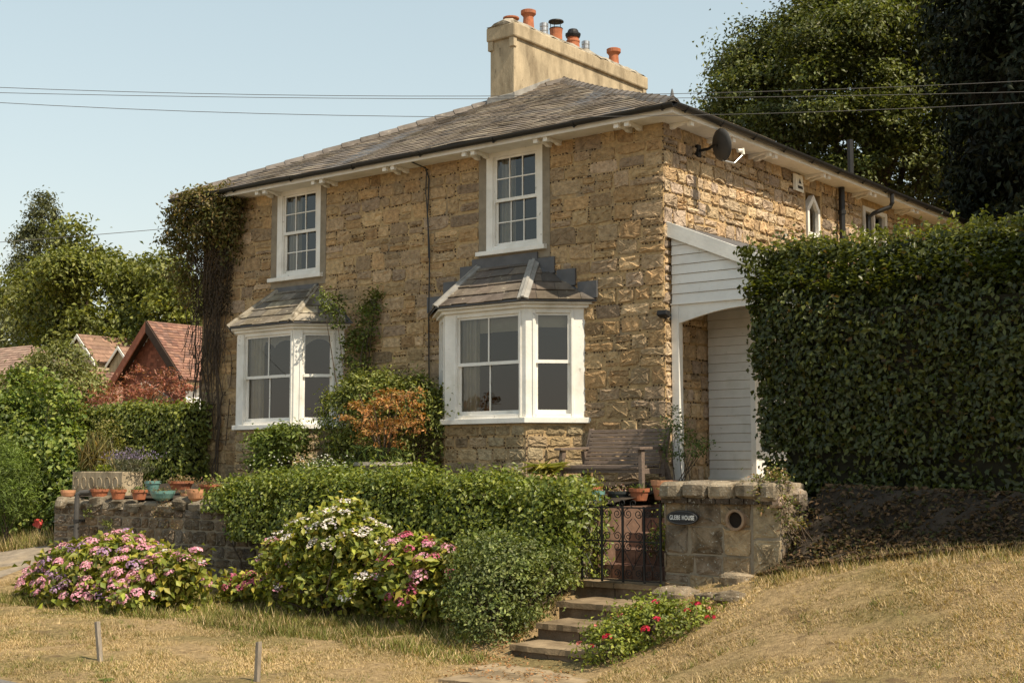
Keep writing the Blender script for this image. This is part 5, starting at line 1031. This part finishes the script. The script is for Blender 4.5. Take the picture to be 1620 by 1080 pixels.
lob += [(-9.0, 18.2, 10.2, .9, .8, .5), (-9.2, 18.4, 9.2, .9, .8, .45), (-8.9, 18.5, 8.0, 1.0, .9, .5), (-8.6, 18.3, 11.6, .9, .8, .6), (-3, 17.6, 8, 1.4, 1, .9), (-4.5, 17, 7.4, 1.4, 1, .9), (-1.8, 18, 10, 1.4, 1, 1.2), (-7, 17.6, 7.2, 1.4, 1, .9), (-1.5, 17.5, 7.5, 1.4, 1, 1)]
tree('beech_tree', 'large broad green tree rising behind the right end of the house', (-5.2, 19.5, 0), lob, 3300, 78, .44, .13, TR, trunk_r=.4, top=(-5.2, 19.5, 11), limbs=30, shell=.55, up=.9, cjit=.32)
lob = [(.9, 12.6, 9.5, 1.5, 1.5, 4.5), (1.6, 12.2, 7, 1.7, 1.5, 4), (2.2, 13.0, 8.5, 2.4, 2.6, 6.5), (4.4, 12.6, 7, 2.8, 2.8, 7), (.9, 13.6, 6.5, 1.6, 1.8, 3.6), (7.0, 12.8, 7, 3.0, 2.8, 7), (3, 12.2, 5.6, 2.4, 2, 3)]
tree('yew_tree', 'very dark dense evergreen tree at the right edge behind the hedge', (3.6, 13, -.1), lob, 2800, 44, .45, .2, [(.012, .017, .006), (.016, .021, .008), (.009, .013, .005), (.022, .026, .010)], 'dark_leaf', W=.45, trunk_r=.4, top=(3.6, 13, 10), limbs=10, shell=.75, droop=1.0)
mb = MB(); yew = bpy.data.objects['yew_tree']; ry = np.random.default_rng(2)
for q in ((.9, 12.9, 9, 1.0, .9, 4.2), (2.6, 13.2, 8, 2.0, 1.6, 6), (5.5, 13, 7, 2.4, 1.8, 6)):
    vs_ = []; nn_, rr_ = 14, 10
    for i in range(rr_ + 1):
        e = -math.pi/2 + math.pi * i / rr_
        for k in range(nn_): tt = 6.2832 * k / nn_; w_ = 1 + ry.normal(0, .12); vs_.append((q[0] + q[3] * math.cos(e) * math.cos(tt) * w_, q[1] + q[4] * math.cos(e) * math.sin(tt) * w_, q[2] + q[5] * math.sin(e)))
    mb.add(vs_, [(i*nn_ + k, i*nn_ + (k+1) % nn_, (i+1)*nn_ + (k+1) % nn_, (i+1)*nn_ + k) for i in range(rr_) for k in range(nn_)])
mb.build('inner_dark_core', MATS['hedge_core'], yew)  # solid dark lumps, the crown's inner shade put into their colour
lob = []
for k in range(60):
    t = rt.random() ** .8; z = 1.5 + 16.2 * t; r = 3.3 * (1 - t) ** .9 + .4; a = rt.uniform(0, 6.283); lob.append((-71 + r * .85 * math.cos(a), 35 + r * .85 * math.sin(a), z, .35 + r * .36, .35 + r * .36, .9 + r * .12))
tree('conifer_tree', 'pointed conifer tree on the far left skyline', (-71, 35, 0), lob, 1900, 30, .5, .3, [(.105, .115, .055), (.13, .135, .065), (.075, .085, .04)], W=.4, trunk_r=.35, top=(-71, 35, 17.5), limbs=0, droop=.8)
CH = [(0.123, 0.138, 0.027), (0.163, 0.174, 0.034), (0.086, 0.102, 0.019), (0.204, 0.205, 0.044)]
lob = [(-51.3, 25, 8.6, 2.8, 2.6, 3.4), (-49.3, 25, 7.8, 2.6, 2.6, 3.4), (-53, 25, 7.0, 2.4, 2.4, 3.0), (-50, 24, 5.5, 3, 2, 2.6)]
lob += [tuple([*(np.array([-50.8, 24.6, 8.0]) + unit(rt.normal(size=(1, 3)))[0] * [3.9, 3, 4.1]), 1.1, 1.1, .9]) for _ in range(16)]
tree('chestnut_tree', 'tall leafy tree right of the pointed conifer beyond the roofs', (-51, 25, 0), lob, 1150, 30, .6, .27, CH, trunk_r=.35, top=(-51, 25, 9), limbs=10, group='broadleaf trees beyond the roofs')
lob = [(-46, 25.5, 7.4, 2.6, 2.6, 3.2), (-43.5, 25.5, 6.4, 2.6, 2.4, 3), (-41.5, 25.5, 5.6, 2.2, 2.2, 2.6), (-45, 24.6, 4.6, 3.4, 2, 2.4)]
lob += [tuple([*(np.array([-44.4, 25.2, 6.6]) + unit(rt.normal(size=(1, 3)))[0] * [4.0, 3, 3.8]), 1.1, 1.1, .9]) for _ in range(16)]
tree('chestnut_tree', 'broad rounded tree nearest the creeper covered house corner', (-44.5, 25.5, 0), lob, 1250, 30, .6, .27, CH, trunk_r=.35, top=(-44.5, 25.5, 8), limbs=10, group='broadleaf trees beyond the roofs')
lob = [(-61, 27, 8.0, 3, 2.4, 2.6), (-58, 27, 6.5, 2.6, 2.4, 2.4), (-57, 26, 5, 2.6, 2, 2), (-61.5, 26, 5, 3, 2, 2.5)]
tree('pale_tree', 'pale yellow green tree at the left edge below the conifer', (-59, 27, 0), lob, 520, 26, .6, .3, [(.16, .17, .06), (.20, .20, .08), (.12, .13, .045)], trunk_r=.3, top=(-59, 27, 7), limbs=5)
lob = [(-24.9, 6, 2.5, 1.0, .8, .75), (-23.8, 6, 2.9, .9, .8, .7), (-23.0, 6, 2.3, .8, .8, .6), (-25.8, 6, 2.1, .8, .8, .8), (-24.2, 6, 1.9, 1.4, .8, .6)]
tree('apple_tree', 'small spreading tree in front of the distant roofs', (-23.8, 6, 0), lob, 560, 26, .26, .12, [(.15, .165, .045), (.19, .2, .06), (.11, .125, .034), (.22, .21, .08)], trunk_r=.12, limbs=6)
lob = [(-16.6, 3, 1.75, .9, .7, .38), (-15.6, 3, 2.15, .75, .6, .36), (-15.1, 3, 1.75, .7, .6, .34), (-17.3, 3, 1.5, .7, .6, .3), (-16, 3, 1.35, 1.3, .7, .3), (-14.3, 2.9, 1.85, .35, .3, .1)]
tree('red_maple', 'red leaved maple growing in front of the tile hung cottage', (-16, 3.1, -.4), lob, 260, 22, .2, .10, [(.26, .085, .055), (.33, .13, .085), (.20, .06, .04), (.28, .15, .09)], W=.35, trunk_r=.06, top=(-15.8, 3, 1.8), limbs=10, shell=.3, flat=.45)
LV = [(0.15, 0.203, 0.038), (0.21, 0.247, 0.048), (0.098, 0.143, 0.027), (0.27, 0.292, 0.068), (0.083, 0.12, 0.024)]
lob = [(-12.8, -1.1, .2, .75, .6, .7), (-13.8, -1.1, .3, .9, .6, .8), (-12.1, -1.2, -.25, .65, .55, .7), (-13.3, -1.3, -.5, 1.2, .5, .75), (-11.9, -1.4, -.75, .6, .5, .5), (-14.7, -1.1, 1.0, .7, .5, .6), (-12.7, -1.1, 1.2, .16, .16, .35), (-13.2, -1.1, 1.45, .14, .12, .45), (-13.9, -1.1, 1.5, .16, .14, .5), (-14.5, -1.1, 1.75, .14, .12, .45), (-14.8, -1.2, 0, 1.0, .6, 1.0)]
rv2 = np.random.default_rng(8)
shrub('tall_shrub', 'tall tangled vine leaved shrub filling the left edge beside the drive', 'shrub', (-13.3, -1.2, -1.2), lob, 1500, 22, .2, .10, LV, W=.8, stems=24, shell=.65, zmin=-1.3, rng=rv2)
lob = [(-11.45, -1.1, .45, .3, .3, .6), (-11.6, -1.1, -.1, .35, .3, .5), (-11.2, -1.2, .0, .3, .3, .5)]
shrub('golden_shrub', 'thin yellowish shrub between the tall shrub and the clipped garden hedge', 'shrub', (-11.5, -1.1, -1.0), lob, 230, 20, .14, .055, [(.19, .18, .04), (.14, .15, .03), (.24, .20, .06)], stems=10, shell=.3, rng=rv2)
lob = [(-11.9, -2.65, -.05, .36, .3, .3), (-12.3, -2.6, .15, .4, .35, .36), (-11.8, -2.65, -.45, .4, .3, .35), (-12.4, -2.6, -.45, .5, .35, .5), (-12.7, -2.6, .4, .3, .3, .3)]
shrub('feathery_conifer', 'bright feathery low conifer at the left edge', 'shrub', (-12.2, -2.6, -1.3), lob, 420, 26, .16, .10, [(.13, .18, .03), (.16, .21, .04), (.09, .13, .022)], W=.16, stems=6, shell=.5, rng=rv2)
lob = [(-11.0, -1.9, -.75, .45, .35, .42), (-11.4, -1.9, -.9, .4, .35, .32), (-10.6, -2.1, -.7, .3, .3, .42), (-10.9, -1.7, -.3, .45, .35, .32)]
shrub('ivy_bank', 'dark ivy bank at the left end of the terrace wall', 'ivy', (-11.2, -1.5, -1.2), lob, 420, 20, .16, .07, [(.05, .075, .018), (.07, .10, .022), (.035, .055, .013)], 'glossy_leaf', W=.8, stems=8, zmin=-1.3, rng=rv2)
mark = thing('red_marker', 'small faded red plastic marker in dry grass beside the drive', 'marker', (-11.9, -2.2, -1.25))
mb = MB(); mb.prism([(-11.94, -2.25, -.90), (-11.70, -2.27, -.95), (-11.65, -2.27, -.88), (-11.72, -2.26, -.81), (-11.88, -2.25, -.80)], (.02, .05, .02)); mb.build('plate', MATS['red_plastic'], mark); mb = MB(); mb.tube([(-11.77, -2.21, -1.35), (-11.77, -2.22, -.90)], .012, 5); mb.build('stem', MATS['stake_wood'], mark)

lob = [(11.4, -2.3, 5.6, 2.4, .8, 3.6), (12.6, -2.3, 4.6, 2.2, .8, 3), (10.6, -2.3, 4.4, 1.8, .8, 2.4), (11.6, -2.3, 8.2, 1.4, .7, 1.6), (13.6, -2.2, 6.4, 1.8, .8, 2.6)]
tree('unseen_yew', 'dark evergreen added out of view beyond the right edge, shading the hedge foot', (11.8, -2.2, -.5), lob, 1000, 34, .36, .3, [(.014, .020, .007), (.018, .025, .009)], 'dark_leaf', W=.4, trunk_r=.3, top=(11.8, -2.2, 7), limbs=6, shell=.7)  # unseen tree, added to cast shade on the hedge foot
# ------------------------------------------------------------------ neighbouring buildings
def tiles(name, parent, quads, exp, wd, cols, rng, th=.012):
    mb = MB()
    for p, q, tl, tr in quads:
        p, q, tl, tr = map(Vector, (p, q, tl, tr)); U = q - p; Lu = U.length; U = U.normalized(); V = tl - p; V = V - U * V.dot(U); vm = V.length; V.normalize(); a1, b1 = (tl - p).dot(U), (tr - p).dot(U)
        for q8, c in slate_plane(p, U, V, lambda v: a1 * v / vm, lambda v: Lu + (b1 - Lu) * v / vm, vm, exp, wd, th, rng, cols): mb.col = c; mb.hexa(q8[:4], q8[4:])
    return stuff(mb.build(name, MATS['red_tile'], parent))
RT = [(0.232, 0.119, 0.083), (0.27, 0.148, 0.104), (0.203, 0.101, 0.072), (0.247, 0.13, 0.086), (0.18, 0.101, 0.076)]
HT = [(.20, .07, .04), (.24, .085, .05), (.17, .06, .035)]
def gable_block(t, x0, x1, y0, y1, zb, ze, za, wallm, tcols, hang=None, barge='brown_timber', over=.35, exp=.13, bw=.2, wd=.2):
    """gable facing the street (-y), ridge running back"""
    xm = (x0 + x1) / 2
    mb = MB(); mb.prism([(x0, y0, zb), (x1, y0, zb), (x1, y0, ze), (xm, y0, za - .05), (x0, y0, ze)], (0, y1 - y0, 0)); mb.build('wall', MATS[wallm], t)
    sl = (za - ze) / (xm - x0); ex0, ex1 = x0 - over, x1 + over; ez = ze - over * sl
    mb = MB()
    for a, b in ((ex0, xm), (ex1, xm)): mb.prism([(a, y0 - over, ez), (b, y0 - over, za), (b, y1, za), (a, y1, ez)], (0, 0, .05))
    rf_ = mb.build('roof', MATS['brown_timber'], t)
    tiles('roof_tiles', rf_, [((ex1, y0 - over, ez + .06), (ex1, y1, ez + .06), (xm, y0 - over, za + .06), (xm, y1, za + .06)), ((ex0, y0 - over, ez + .06), (ex0, y1, ez + .06), (xm, y0 - over, za + .06), (xm, y1, za + .06))], exp, wd, tcols, rt)
    for a in (ex0, ex1):
        mb = MB(); mb.prism([(a, y0 - over - .01, ez + .05), (xm, y0 - over - .01, za + .05), (xm, y0 - over - .01, za + .05 - bw), (a, y0 - over - .01, ez + .05 - bw)], (0, -.04, 0)); mb.build('bargeboard', MATS[barge], t)
    if hang: tiles('hung_tiles', t, [((x0 - .02, y0 - .02, zb + .6), (x1 + .02, y0 - .02, zb + .6), (x0 - .02, y0 - .015, ze), (x1 + .02, y0 - .015, ze)), ((x0, y0 - .02, ze), (x1, y0 - .02, ze), (xm - .02, y0 - .015, za - .1), (xm + .02, y0 - .015, za - .1))], .12, .17, HT, rt, .01)
cot = thing('tile_hung_cottage', 'red tile hung cottage gable with dark bargeboards left of the house', 'house', (-24.8, 12, 0))
gable_block(cot, -26.35, -23.25, 10, 17, -.5, 3.05, 4.62, 'red_tile', RT, hang=True, bw=.34); cot.children[0].data.materials[0] = mat('red_brick_wall', (.27, .10, .06), .9, .3, 6, .4, 20)
mb = MB(); mb.box((-23.9, 9.93, .6), (-23.2, 9.96, 2.0)); mb.build('doorway', MATS['hole'] if 'hole' in MATS else MATS['room'], cot)  # flat black panel, the dark of an opening put into its colour
mb = MB(); mb.prism([(-25.0, 9.9, 2.15), (-24.3, 9.2, 2.75), (-23.7, 9.9, 2.15)], (0, .1, 0)); mb.build('door_hood', MATS['pale_lead'], cot)
mb = MB(); mb.prism([(-25.0, 9.88, 2.15), (-24.3, 9.18, 2.75), (-24.35, 9.18, 2.65), (-24.85, 9.88, 2.15)], (0, -.04, 0)); mb.build('hood_edge', MATS['white_paint'], cot)
gar = thing('tiled_outhouse', 'small tiled outhouse with a dark gable beside the tile hung cottage', 'outhouse', (-28.6, 9, 0))
gable_block(gar, -29.2, -27.6, 8.6, 13.5, -.5, 2.25, 3.25, 'brown_timber', RT, exp=.13)
far = thing('distant_house', 'distant brown roofed houses row with white edged gables', 'house', (-44, 22, 0)); FT = [(.23, .14, .095), (.27, .16, .11), (.20, .12, .085)]
gable_block(far, -45.0, -42.4, 20, 30, 0, 4.95, 6.15, 'render', FT, barge='white_paint', over=.15, exp=.3, bw=.18, wd=.5); gable_block(far, -42.1, -40.5, 20.5, 30, 0, 4.75, 5.5, 'render', FT, barge='white_paint', over=.12, exp=.3, bw=.15, wd=.5)
mb = MB(); mb.box((-56, 24, 0), (-38.5, 30, 4.6)); mb.build('wall', MATS['render'], far)
mb = MB(); mb.prism([(-56.3, 23.5, 4.5), (-56.3, 27, 7.55), (-56.3, 30.5, 4.5)], (17.5, 0, 0)); mr_ = mb.build('roof', MATS['brown_timber'], far)
tiles('roof_tiles', mr_, [((-56.3, 23.48, 4.52), (-38.8, 23.48, 4.52), (-56.3, 26.98, 7.58), (-38.8, 26.98, 7.58))], .3, .5, FT, rt)
hip = thing('tiled_outbuilding', 'pinkish brown tiled roof of an outbuilding at the left edge', 'outbuilding', (-31, 10, 0)); mb = MB(); mb.box((-42, 8.2, -.5), (-27.8, 14, 2.0)); mb.build('wall', MATS['render'], hip)
mb = MB(); A_, B_, C2, D2, E_, F2 = (-42.3, 7.9, 1.95), (-27.4, 7.9, 1.95), (-27.4, 14.3, 1.95), (-42.3, 14.3, 1.95), (-38.2, 11, 4.45), (-33.3, 11, 4.45)
mb.add([A_, B_, C2, D2, E_, F2], [(0, 1, 5, 4), (1, 2, 5), (2, 3, 4, 5), (3, 0, 4)]); hr = mb.build('roof', MATS['brown_timber'], hip); up_ = Vector((0, 0, .03))
PT = [(0.312, 0.203, 0.15), (0.343, 0.232, 0.173), (0.281, 0.18, 0.135)]
tiles('roof_tiles', hr, [(Vector(A_) + up_, Vector(B_) + up_, Vector(E_) + up_, Vector(F2) + up_), (Vector(B_) + up_, Vector(C2) + up_, Vector(F2) + up_, Vector(F2) + up_ + Vector((0, .01, 0)))], .16, .25, PT, rt)

# ------------------------------------------------------------------ stakes, wires, grass
for (x, y, dx, h, lb) in ((-2.15, -7.6, -.09, .40, 'leaning wooden stake in the verge nearest the drive'), (-.03, -7.36, .02, .38, 'upright wooden stake in the verge nearer the stone path')):
    z = float(gz(x, y)); t = thing('wooden_stake', lb, 'stake', (x, y, z), 'stakes along the verge'); mb = MB(); q = .023; mb.hexa([(x - q, y - q, z - .1), (x + q, y - q, z - .1), (x + q, y + q, z - .1), (x - q, y + q, z - .1)], [(x - q + dx, y - q, z + h), (x + q + dx, y - q, z + h + .012), (x + q + dx, y + q, z + h + .008), (x - q + dx, y + q, z + h)]); mb.build('post', MATS['stake_wood'], t, bevel=.005)
def wire(name, lb, a, m_, b, t0=-1.2, t1=2.2, r=.0036, grp='overhead wires across the scene'):
    a, m_, b = map(Vector, (a, m_, b)); tm = (m_ - a).length / (b - a).length; sag = a.lerp(b, tm).z - m_.z; k = sag / (tm * (1 - tm)); pts = []
    for t in np.linspace(t0, t1, 50): q = a.lerp(b, t); q.z -= k * t * (1 - t); pts.append(tuple(q))
    mb = MB(); mb.tube(pts, r, 5); o = mb.build(name, MATS['wire']); tag(o, lb, 'wire', grp)
wire('overhead_wire', 'uppermost of the overhead wires, highest at the right edge', (-3.71, -8.04, 4.38), (.58, -4.67, 4.28), (5.33, -.97, 4.45))
wire('overhead_wire', 'middle overhead wire just below the uppermost one', (-3.71, -8.04, 4.32), (.58, -4.67, 4.25), (5.32, -.96, 4.33))
wire('overhead_wire', 'lowest overhead wire, crossing in front of the roof slates', (-3.72, -8.03, 4.21), (.12, -5.0, 4.05), (5.31, -.95, 4.21))
wire('telephone_wire', 'thin wire running left from the creeper on the house corner', (-10.2, -.3, 4.62), (-13.4, -4.0, 4.05), (-16.6, -7.7, 3.6), 0, 2.0, .006, None)

rgx = np.random.default_rng(55)
def fbm(x, y): return (np.sin(x * 1.3 + 2 * np.sin(y * .9)) + np.sin(y * 1.7 + 1.3 * np.sin(x * 1.1)) + .6 * np.sin(x * 3.7 + y * 2.9) + .4 * np.sin(y * 6.1 - x * 5.2)) / 3
def blades(name, n, xr, yr, keep, Lr, cols_dry, cols_green, green, w=.006, tilt=1.0, mat_='straw'):
    x = rgx.uniform(*xr, n); y = rgx.uniform(*yr, n); k = keep(x, y); x, y = x[k], y[k]; n = len(x); z = gz(x, y)
    gmask = rgx.random(n) < np.clip(green(x, y), 0, 1)
    C_ = palette(rgx, n, cols_dry, .2); C_[gmask] = palette(rgx, gmask.sum(), cols_green, .2)
    C_ *= (1 + .28 * fbm(x * .8, y * .8) + .12 * fbm(x * 3.1 + 5, y * 3.3))[:, None]
    L_ = rgx.uniform(*Lr, n) * (1 + .8 * np.clip(fbm(x * 4.1, y * 4.3 + 2), -.6, 1)); a = rgx.uniform(0, 6.283, n); d = np.stack([np.cos(a) * tilt, np.sin(a) * tilt, rgx.uniform(.35, 1.1, n)], 1); d = unit(d); s = np.stack([-np.sin(a), np.cos(a), np.zeros(n)], 1)
    b = np.stack([x, y, z - .004], 1); V = np.stack([b - s * w, b + s * w, b + d * L_[:, None]], 1).reshape(-1, 3)
    return stuff(mesh_np(name, V, np.arange(n * 3).reshape(-1, 3), C_.clip(.005, 1), MATS[mat_]))
STR = [(.42, .30, .155), (.48, .355, .19), (.35, .245, .12), (.54, .41, .235)]; GR = [(.15, .16, .04), (.20, .19, .05), (.11, .125, .03)]
def on_lawn(x, y):
    ok = (y > -8.62 - .03 * (x + 2)) & ~((x > -10.2) & (x < 3.5) & (y > -3.05)) & ~((x > .55 + .3 * (-3 - y) * (y > -4.6)) & (x < 2.2) & (y > -4.95)) & ~((x > 1.05) & (x < 2.5) & (y > -6.32) & (y < -4.8))
    drive = (x < -8.1 - .25 * (y + 8.6)) & (y > -8.5); hedge_ = (y > -3.3 + .1 * (x - 3)) & (x > 3.4)
    return ok & ~drive & ~hedge_
lit = blades('dry_grass', 460000, (-9.5, 9.5), (-8.8, -2.9), on_lawn, (.02, .055), STR, GR, lambda x, y: .08 + .55 * np.clip(fbm(x * 1.3 + 4, y * 1.3) - .05, 0, 1) * np.where(x > 2.5, .45, 1) + .5 * np.exp(-((y + 5.15) / .35) ** 2) * (x < .8), .0035)
lit['label'] = 'short dry straw coloured grass covering verge and bank'
g2 = blades('green_grass', 26000, (-8.2, .9), (-5.35, -3.3), lambda x, y: on_lawn(x, y), (.06, .16), STR, GR, lambda x, y: np.full(len(x), .75), .006, .6); g2['label'] = 'longer green grass at the foot of the hydrangeas'
g3 = blades('tall_dry_grass', 12000, (-14.5, -10.2), (-3.3, -1.2), lambda x, y: y > -2.9 + .1 * (x + 10), (.12, .32), STR, GR, lambda x, y: np.full(len(x), .5), .008, .5); g3['label'] = 'tall dry grass beside the drive'
n = 420; xx = np.concatenate([rgx.normal(.95, .25, n // 2), rgx.uniform(1.0, 2.3, n // 2)]); yy = np.concatenate([rgx.uniform(-5.3, -4.2, n // 2), rgx.uniform(-6, -4.9, n // 2)]); zz = np.maximum(gz(xx, yy), np.where((xx > 1.08) & (yy < -4.87), -1.853, -9)) + .012
fl = stuff(leaves('fallen_leaves', rgx, np.stack([xx, yy, zz], 1), rgx.normal(size=(n, 3)) * .3 + [0, 0, 1], .04, .022, palette(rgx, n, [(.35, .17, .08), (.28, .14, .06), (.42, .25, .12)]), MATS['straw'])); fl['label'] = 'dry fallen leaves by the steps'
rb = thing('rockery', 'rough pale boulders bedded at the foot of the gate pier', 'rocks', (2.3, -3.4, -1.3))
for c, r in (((2.15, -3.32, -1.33), (.30, .17, .10)), ((2.80, -3.16, -1.2), (.22, .10, .08)), ((2.72, -3.62, -1.4), (.15, .11, .06)), ((3.1, -3.8, -1.28), (.2, .13, .06))):
    boulder(rb, (c[0], c[1], float(gz(c[0], c[1])) + r[2] * .2), r, rw, MATS['old_stone'], name='rock', col=stone_col(rw, [(.27, .21, .14), (.22, .17, .115)]), n=18, ex=2.8)
def bed_z(x, y):
    """soil bank rising from the grass to the foot of the tall hedge"""
    yf = -3.3 + .1 * (x - 3); yb = -.6 - .2 * (x - 2); q_ = np.clip((y - yf) / (yb - yf) * 8 / 4.2, 0, 1); q_ = q_ * q_ * (3 - 2 * q_); g0 = gz(x, yf)
    return g0 + .012 + (np.maximum(-.08 - .03 * (x - 3), g0 + .3) - g0) * q_ * np.clip((x - 3.0) * 3.2, 0, 1)
sx_ = np.linspace(3.1, 10, 56); bt = np.linspace(0, 1, 20); BX = np.repeat(sx_[:, None], 20, 1); BY = (-3.3 + .1 * (BX - 3)) * (1 - bt) + (-.6 - .2 * (BX - 2)) * bt
BZ = bed_z(BX, BY) + rw.normal(0, .016, BX.shape) + .03 * np.sin(BX * 5 + 3 * np.sin(BY * 4)); mb = MB()
mb.add(np.stack([BX.ravel(), BY.ravel(), BZ.ravel()], 1).tolist(), [(i*20 + k, (i+1)*20 + k, (i+1)*20 + k + 1, i*20 + k + 1) for i in range(55) for k in range(19)]); struct(mb.build('hedge_bed', MATS['soil']))  # bank of soil, darkened to carry the shade under the hedge
n = 9500; x = rgx.uniform(3.15, 9.6, n); y = -3.42 + .1 * (x - 3) + np.abs(rgx.normal(0, .7, n)); z = bed_z(x, y) + .03
ll = stuff(leaves('leaf_litter', rgx, np.stack([x, y, z], 1), rgx.normal(size=(n, 3)) * .45 + [0, -.3, 1], rgx.uniform(.04, .095, n), .04, palette(rgx, n, [(.07, .045, .026), (.12, .075, .04), (.045, .03, .018), (.16, .10, .055), (.05, .055, .018)]), MATS['straw'])); ll['label'] = 'brown leaf litter on the bank under the tall hedge'  # litter tones darkened as well, with the bank's shade in them
n = 5200; x = rgx.uniform(3.2, 9.6, n); y = -3.42 + .1 * (x - 3) + rgx.normal(0, .13, n) + .1 * np.sin(x * 3.1); z = np.maximum(gz(x, y), bed_z(x, y) * (y > -3.3 + .1 * (x - 3)) + gz(x, y) * (y <= -3.3 + .1 * (x - 3))); a = rgx.uniform(0, 6.283, n); L_ = rgx.uniform(.05, .14, n)
d = unit(np.stack([np.cos(a) * .6, np.sin(a) * .6, rgx.uniform(.5, 1.1, n)], 1)); s_ = np.stack([-np.sin(a), np.cos(a), np.zeros(n)], 1); b_ = np.stack([x, y, z], 1)
gt_ = stuff(mesh_np('bank_grass', np.stack([b_ - s_ * .004, b_ + s_ * .004, b_ + d * L_[:, None]], 1).reshape(-1, 3), np.arange(n * 3).reshape(-1, 3), palette(rgx, n, STR + GR, .2), MATS['straw'])); gt_['label'] = 'ragged longer grass where the bank meets the bare soil'
# tufts standing out of the short dry grass
nt_, kb = 1500, 14; cx_ = rgx.uniform(-9.2, 9, nt_); cy_ = rgx.uniform(-8.7, -3.1, nt_); kp = on_lawn(cx_, cy_) & (fbm(cx_ * 1.9 + 7, cy_ * 2.1) > -.05); cx_, cy_ = cx_[kp], cy_[kp]; nt_ = len(cx_)
gc = rgx.random(nt_) < .38; x = np.repeat(cx_, kb) + rgx.normal(0, .03, nt_ * kb); y = np.repeat(cy_, kb) + rgx.normal(0, .03, nt_ * kb); n = len(x); a = rgx.uniform(0, 6.283, n); L_ = rgx.uniform(.04, .12, n) * np.repeat(rgx.uniform(.6, 1.2, nt_), kb)
d = unit(np.stack([np.cos(a) * .7, np.sin(a) * .7, rgx.uniform(.4, 1.0, n)], 1)); s_ = np.stack([-np.sin(a), np.cos(a), np.zeros(n)], 1); b_ = np.stack([x, y, gz(x, y)], 1); C_ = palette(rgx, n, STR, .2); gm_ = np.repeat(gc, kb); C_[gm_] = palette(rgx, gm_.sum(), GR, .2)
tf = stuff(mesh_np('grass_tufts', np.stack([b_ - s_ * .004, b_ + s_ * .004, b_ + d * L_[:, None]], 1).reshape(-1, 3), np.arange(n * 3).reshape(-1, 3), C_, MATS['straw'])); tf['label'] = 'longer straw and green tufts scattered over the verge'
# low green weeds dotted over the verge
rz = np.random.default_rng(12)
for k, (x, y) in enumerate([(-1.2, -8.2), (.8, -8.0), (-3.4, -8.35), (2.6, -7.4), (5.2, -6.6), (-5.2, -7.3)]):
    z = float(gz(x, y)); n = 26; a = rz.uniform(0, 6.283, n); L_ = rz.uniform(.05, .12, n); b0 = np.tile([x, y, z], (n, 1)); tip = b0 + np.stack([np.cos(a) * L_, np.sin(a) * L_, rz.uniform(.01, .05, n)], 1)
    t = thing('verge_weed', 'flat green weed rosette in the dry grass, ' + ('below the leaning stake', 'between the upright stake and the road', 'nearest the left corner of the road', 'right of the stone path', 'on the right hand bank', 'left of the leaning stake')[k], 'weed', (x, y, z), 'weeds in the dry verge')
    leaves('blades', rz, (b0 + tip) / 2, rz.normal(size=(n, 3)) * .2 + [0, 0, 1], L_, .03, palette(rz, n, [(.13, .16, .035), (.18, .2, .05)]), MATS['leaf'], t, T=tip - b0)
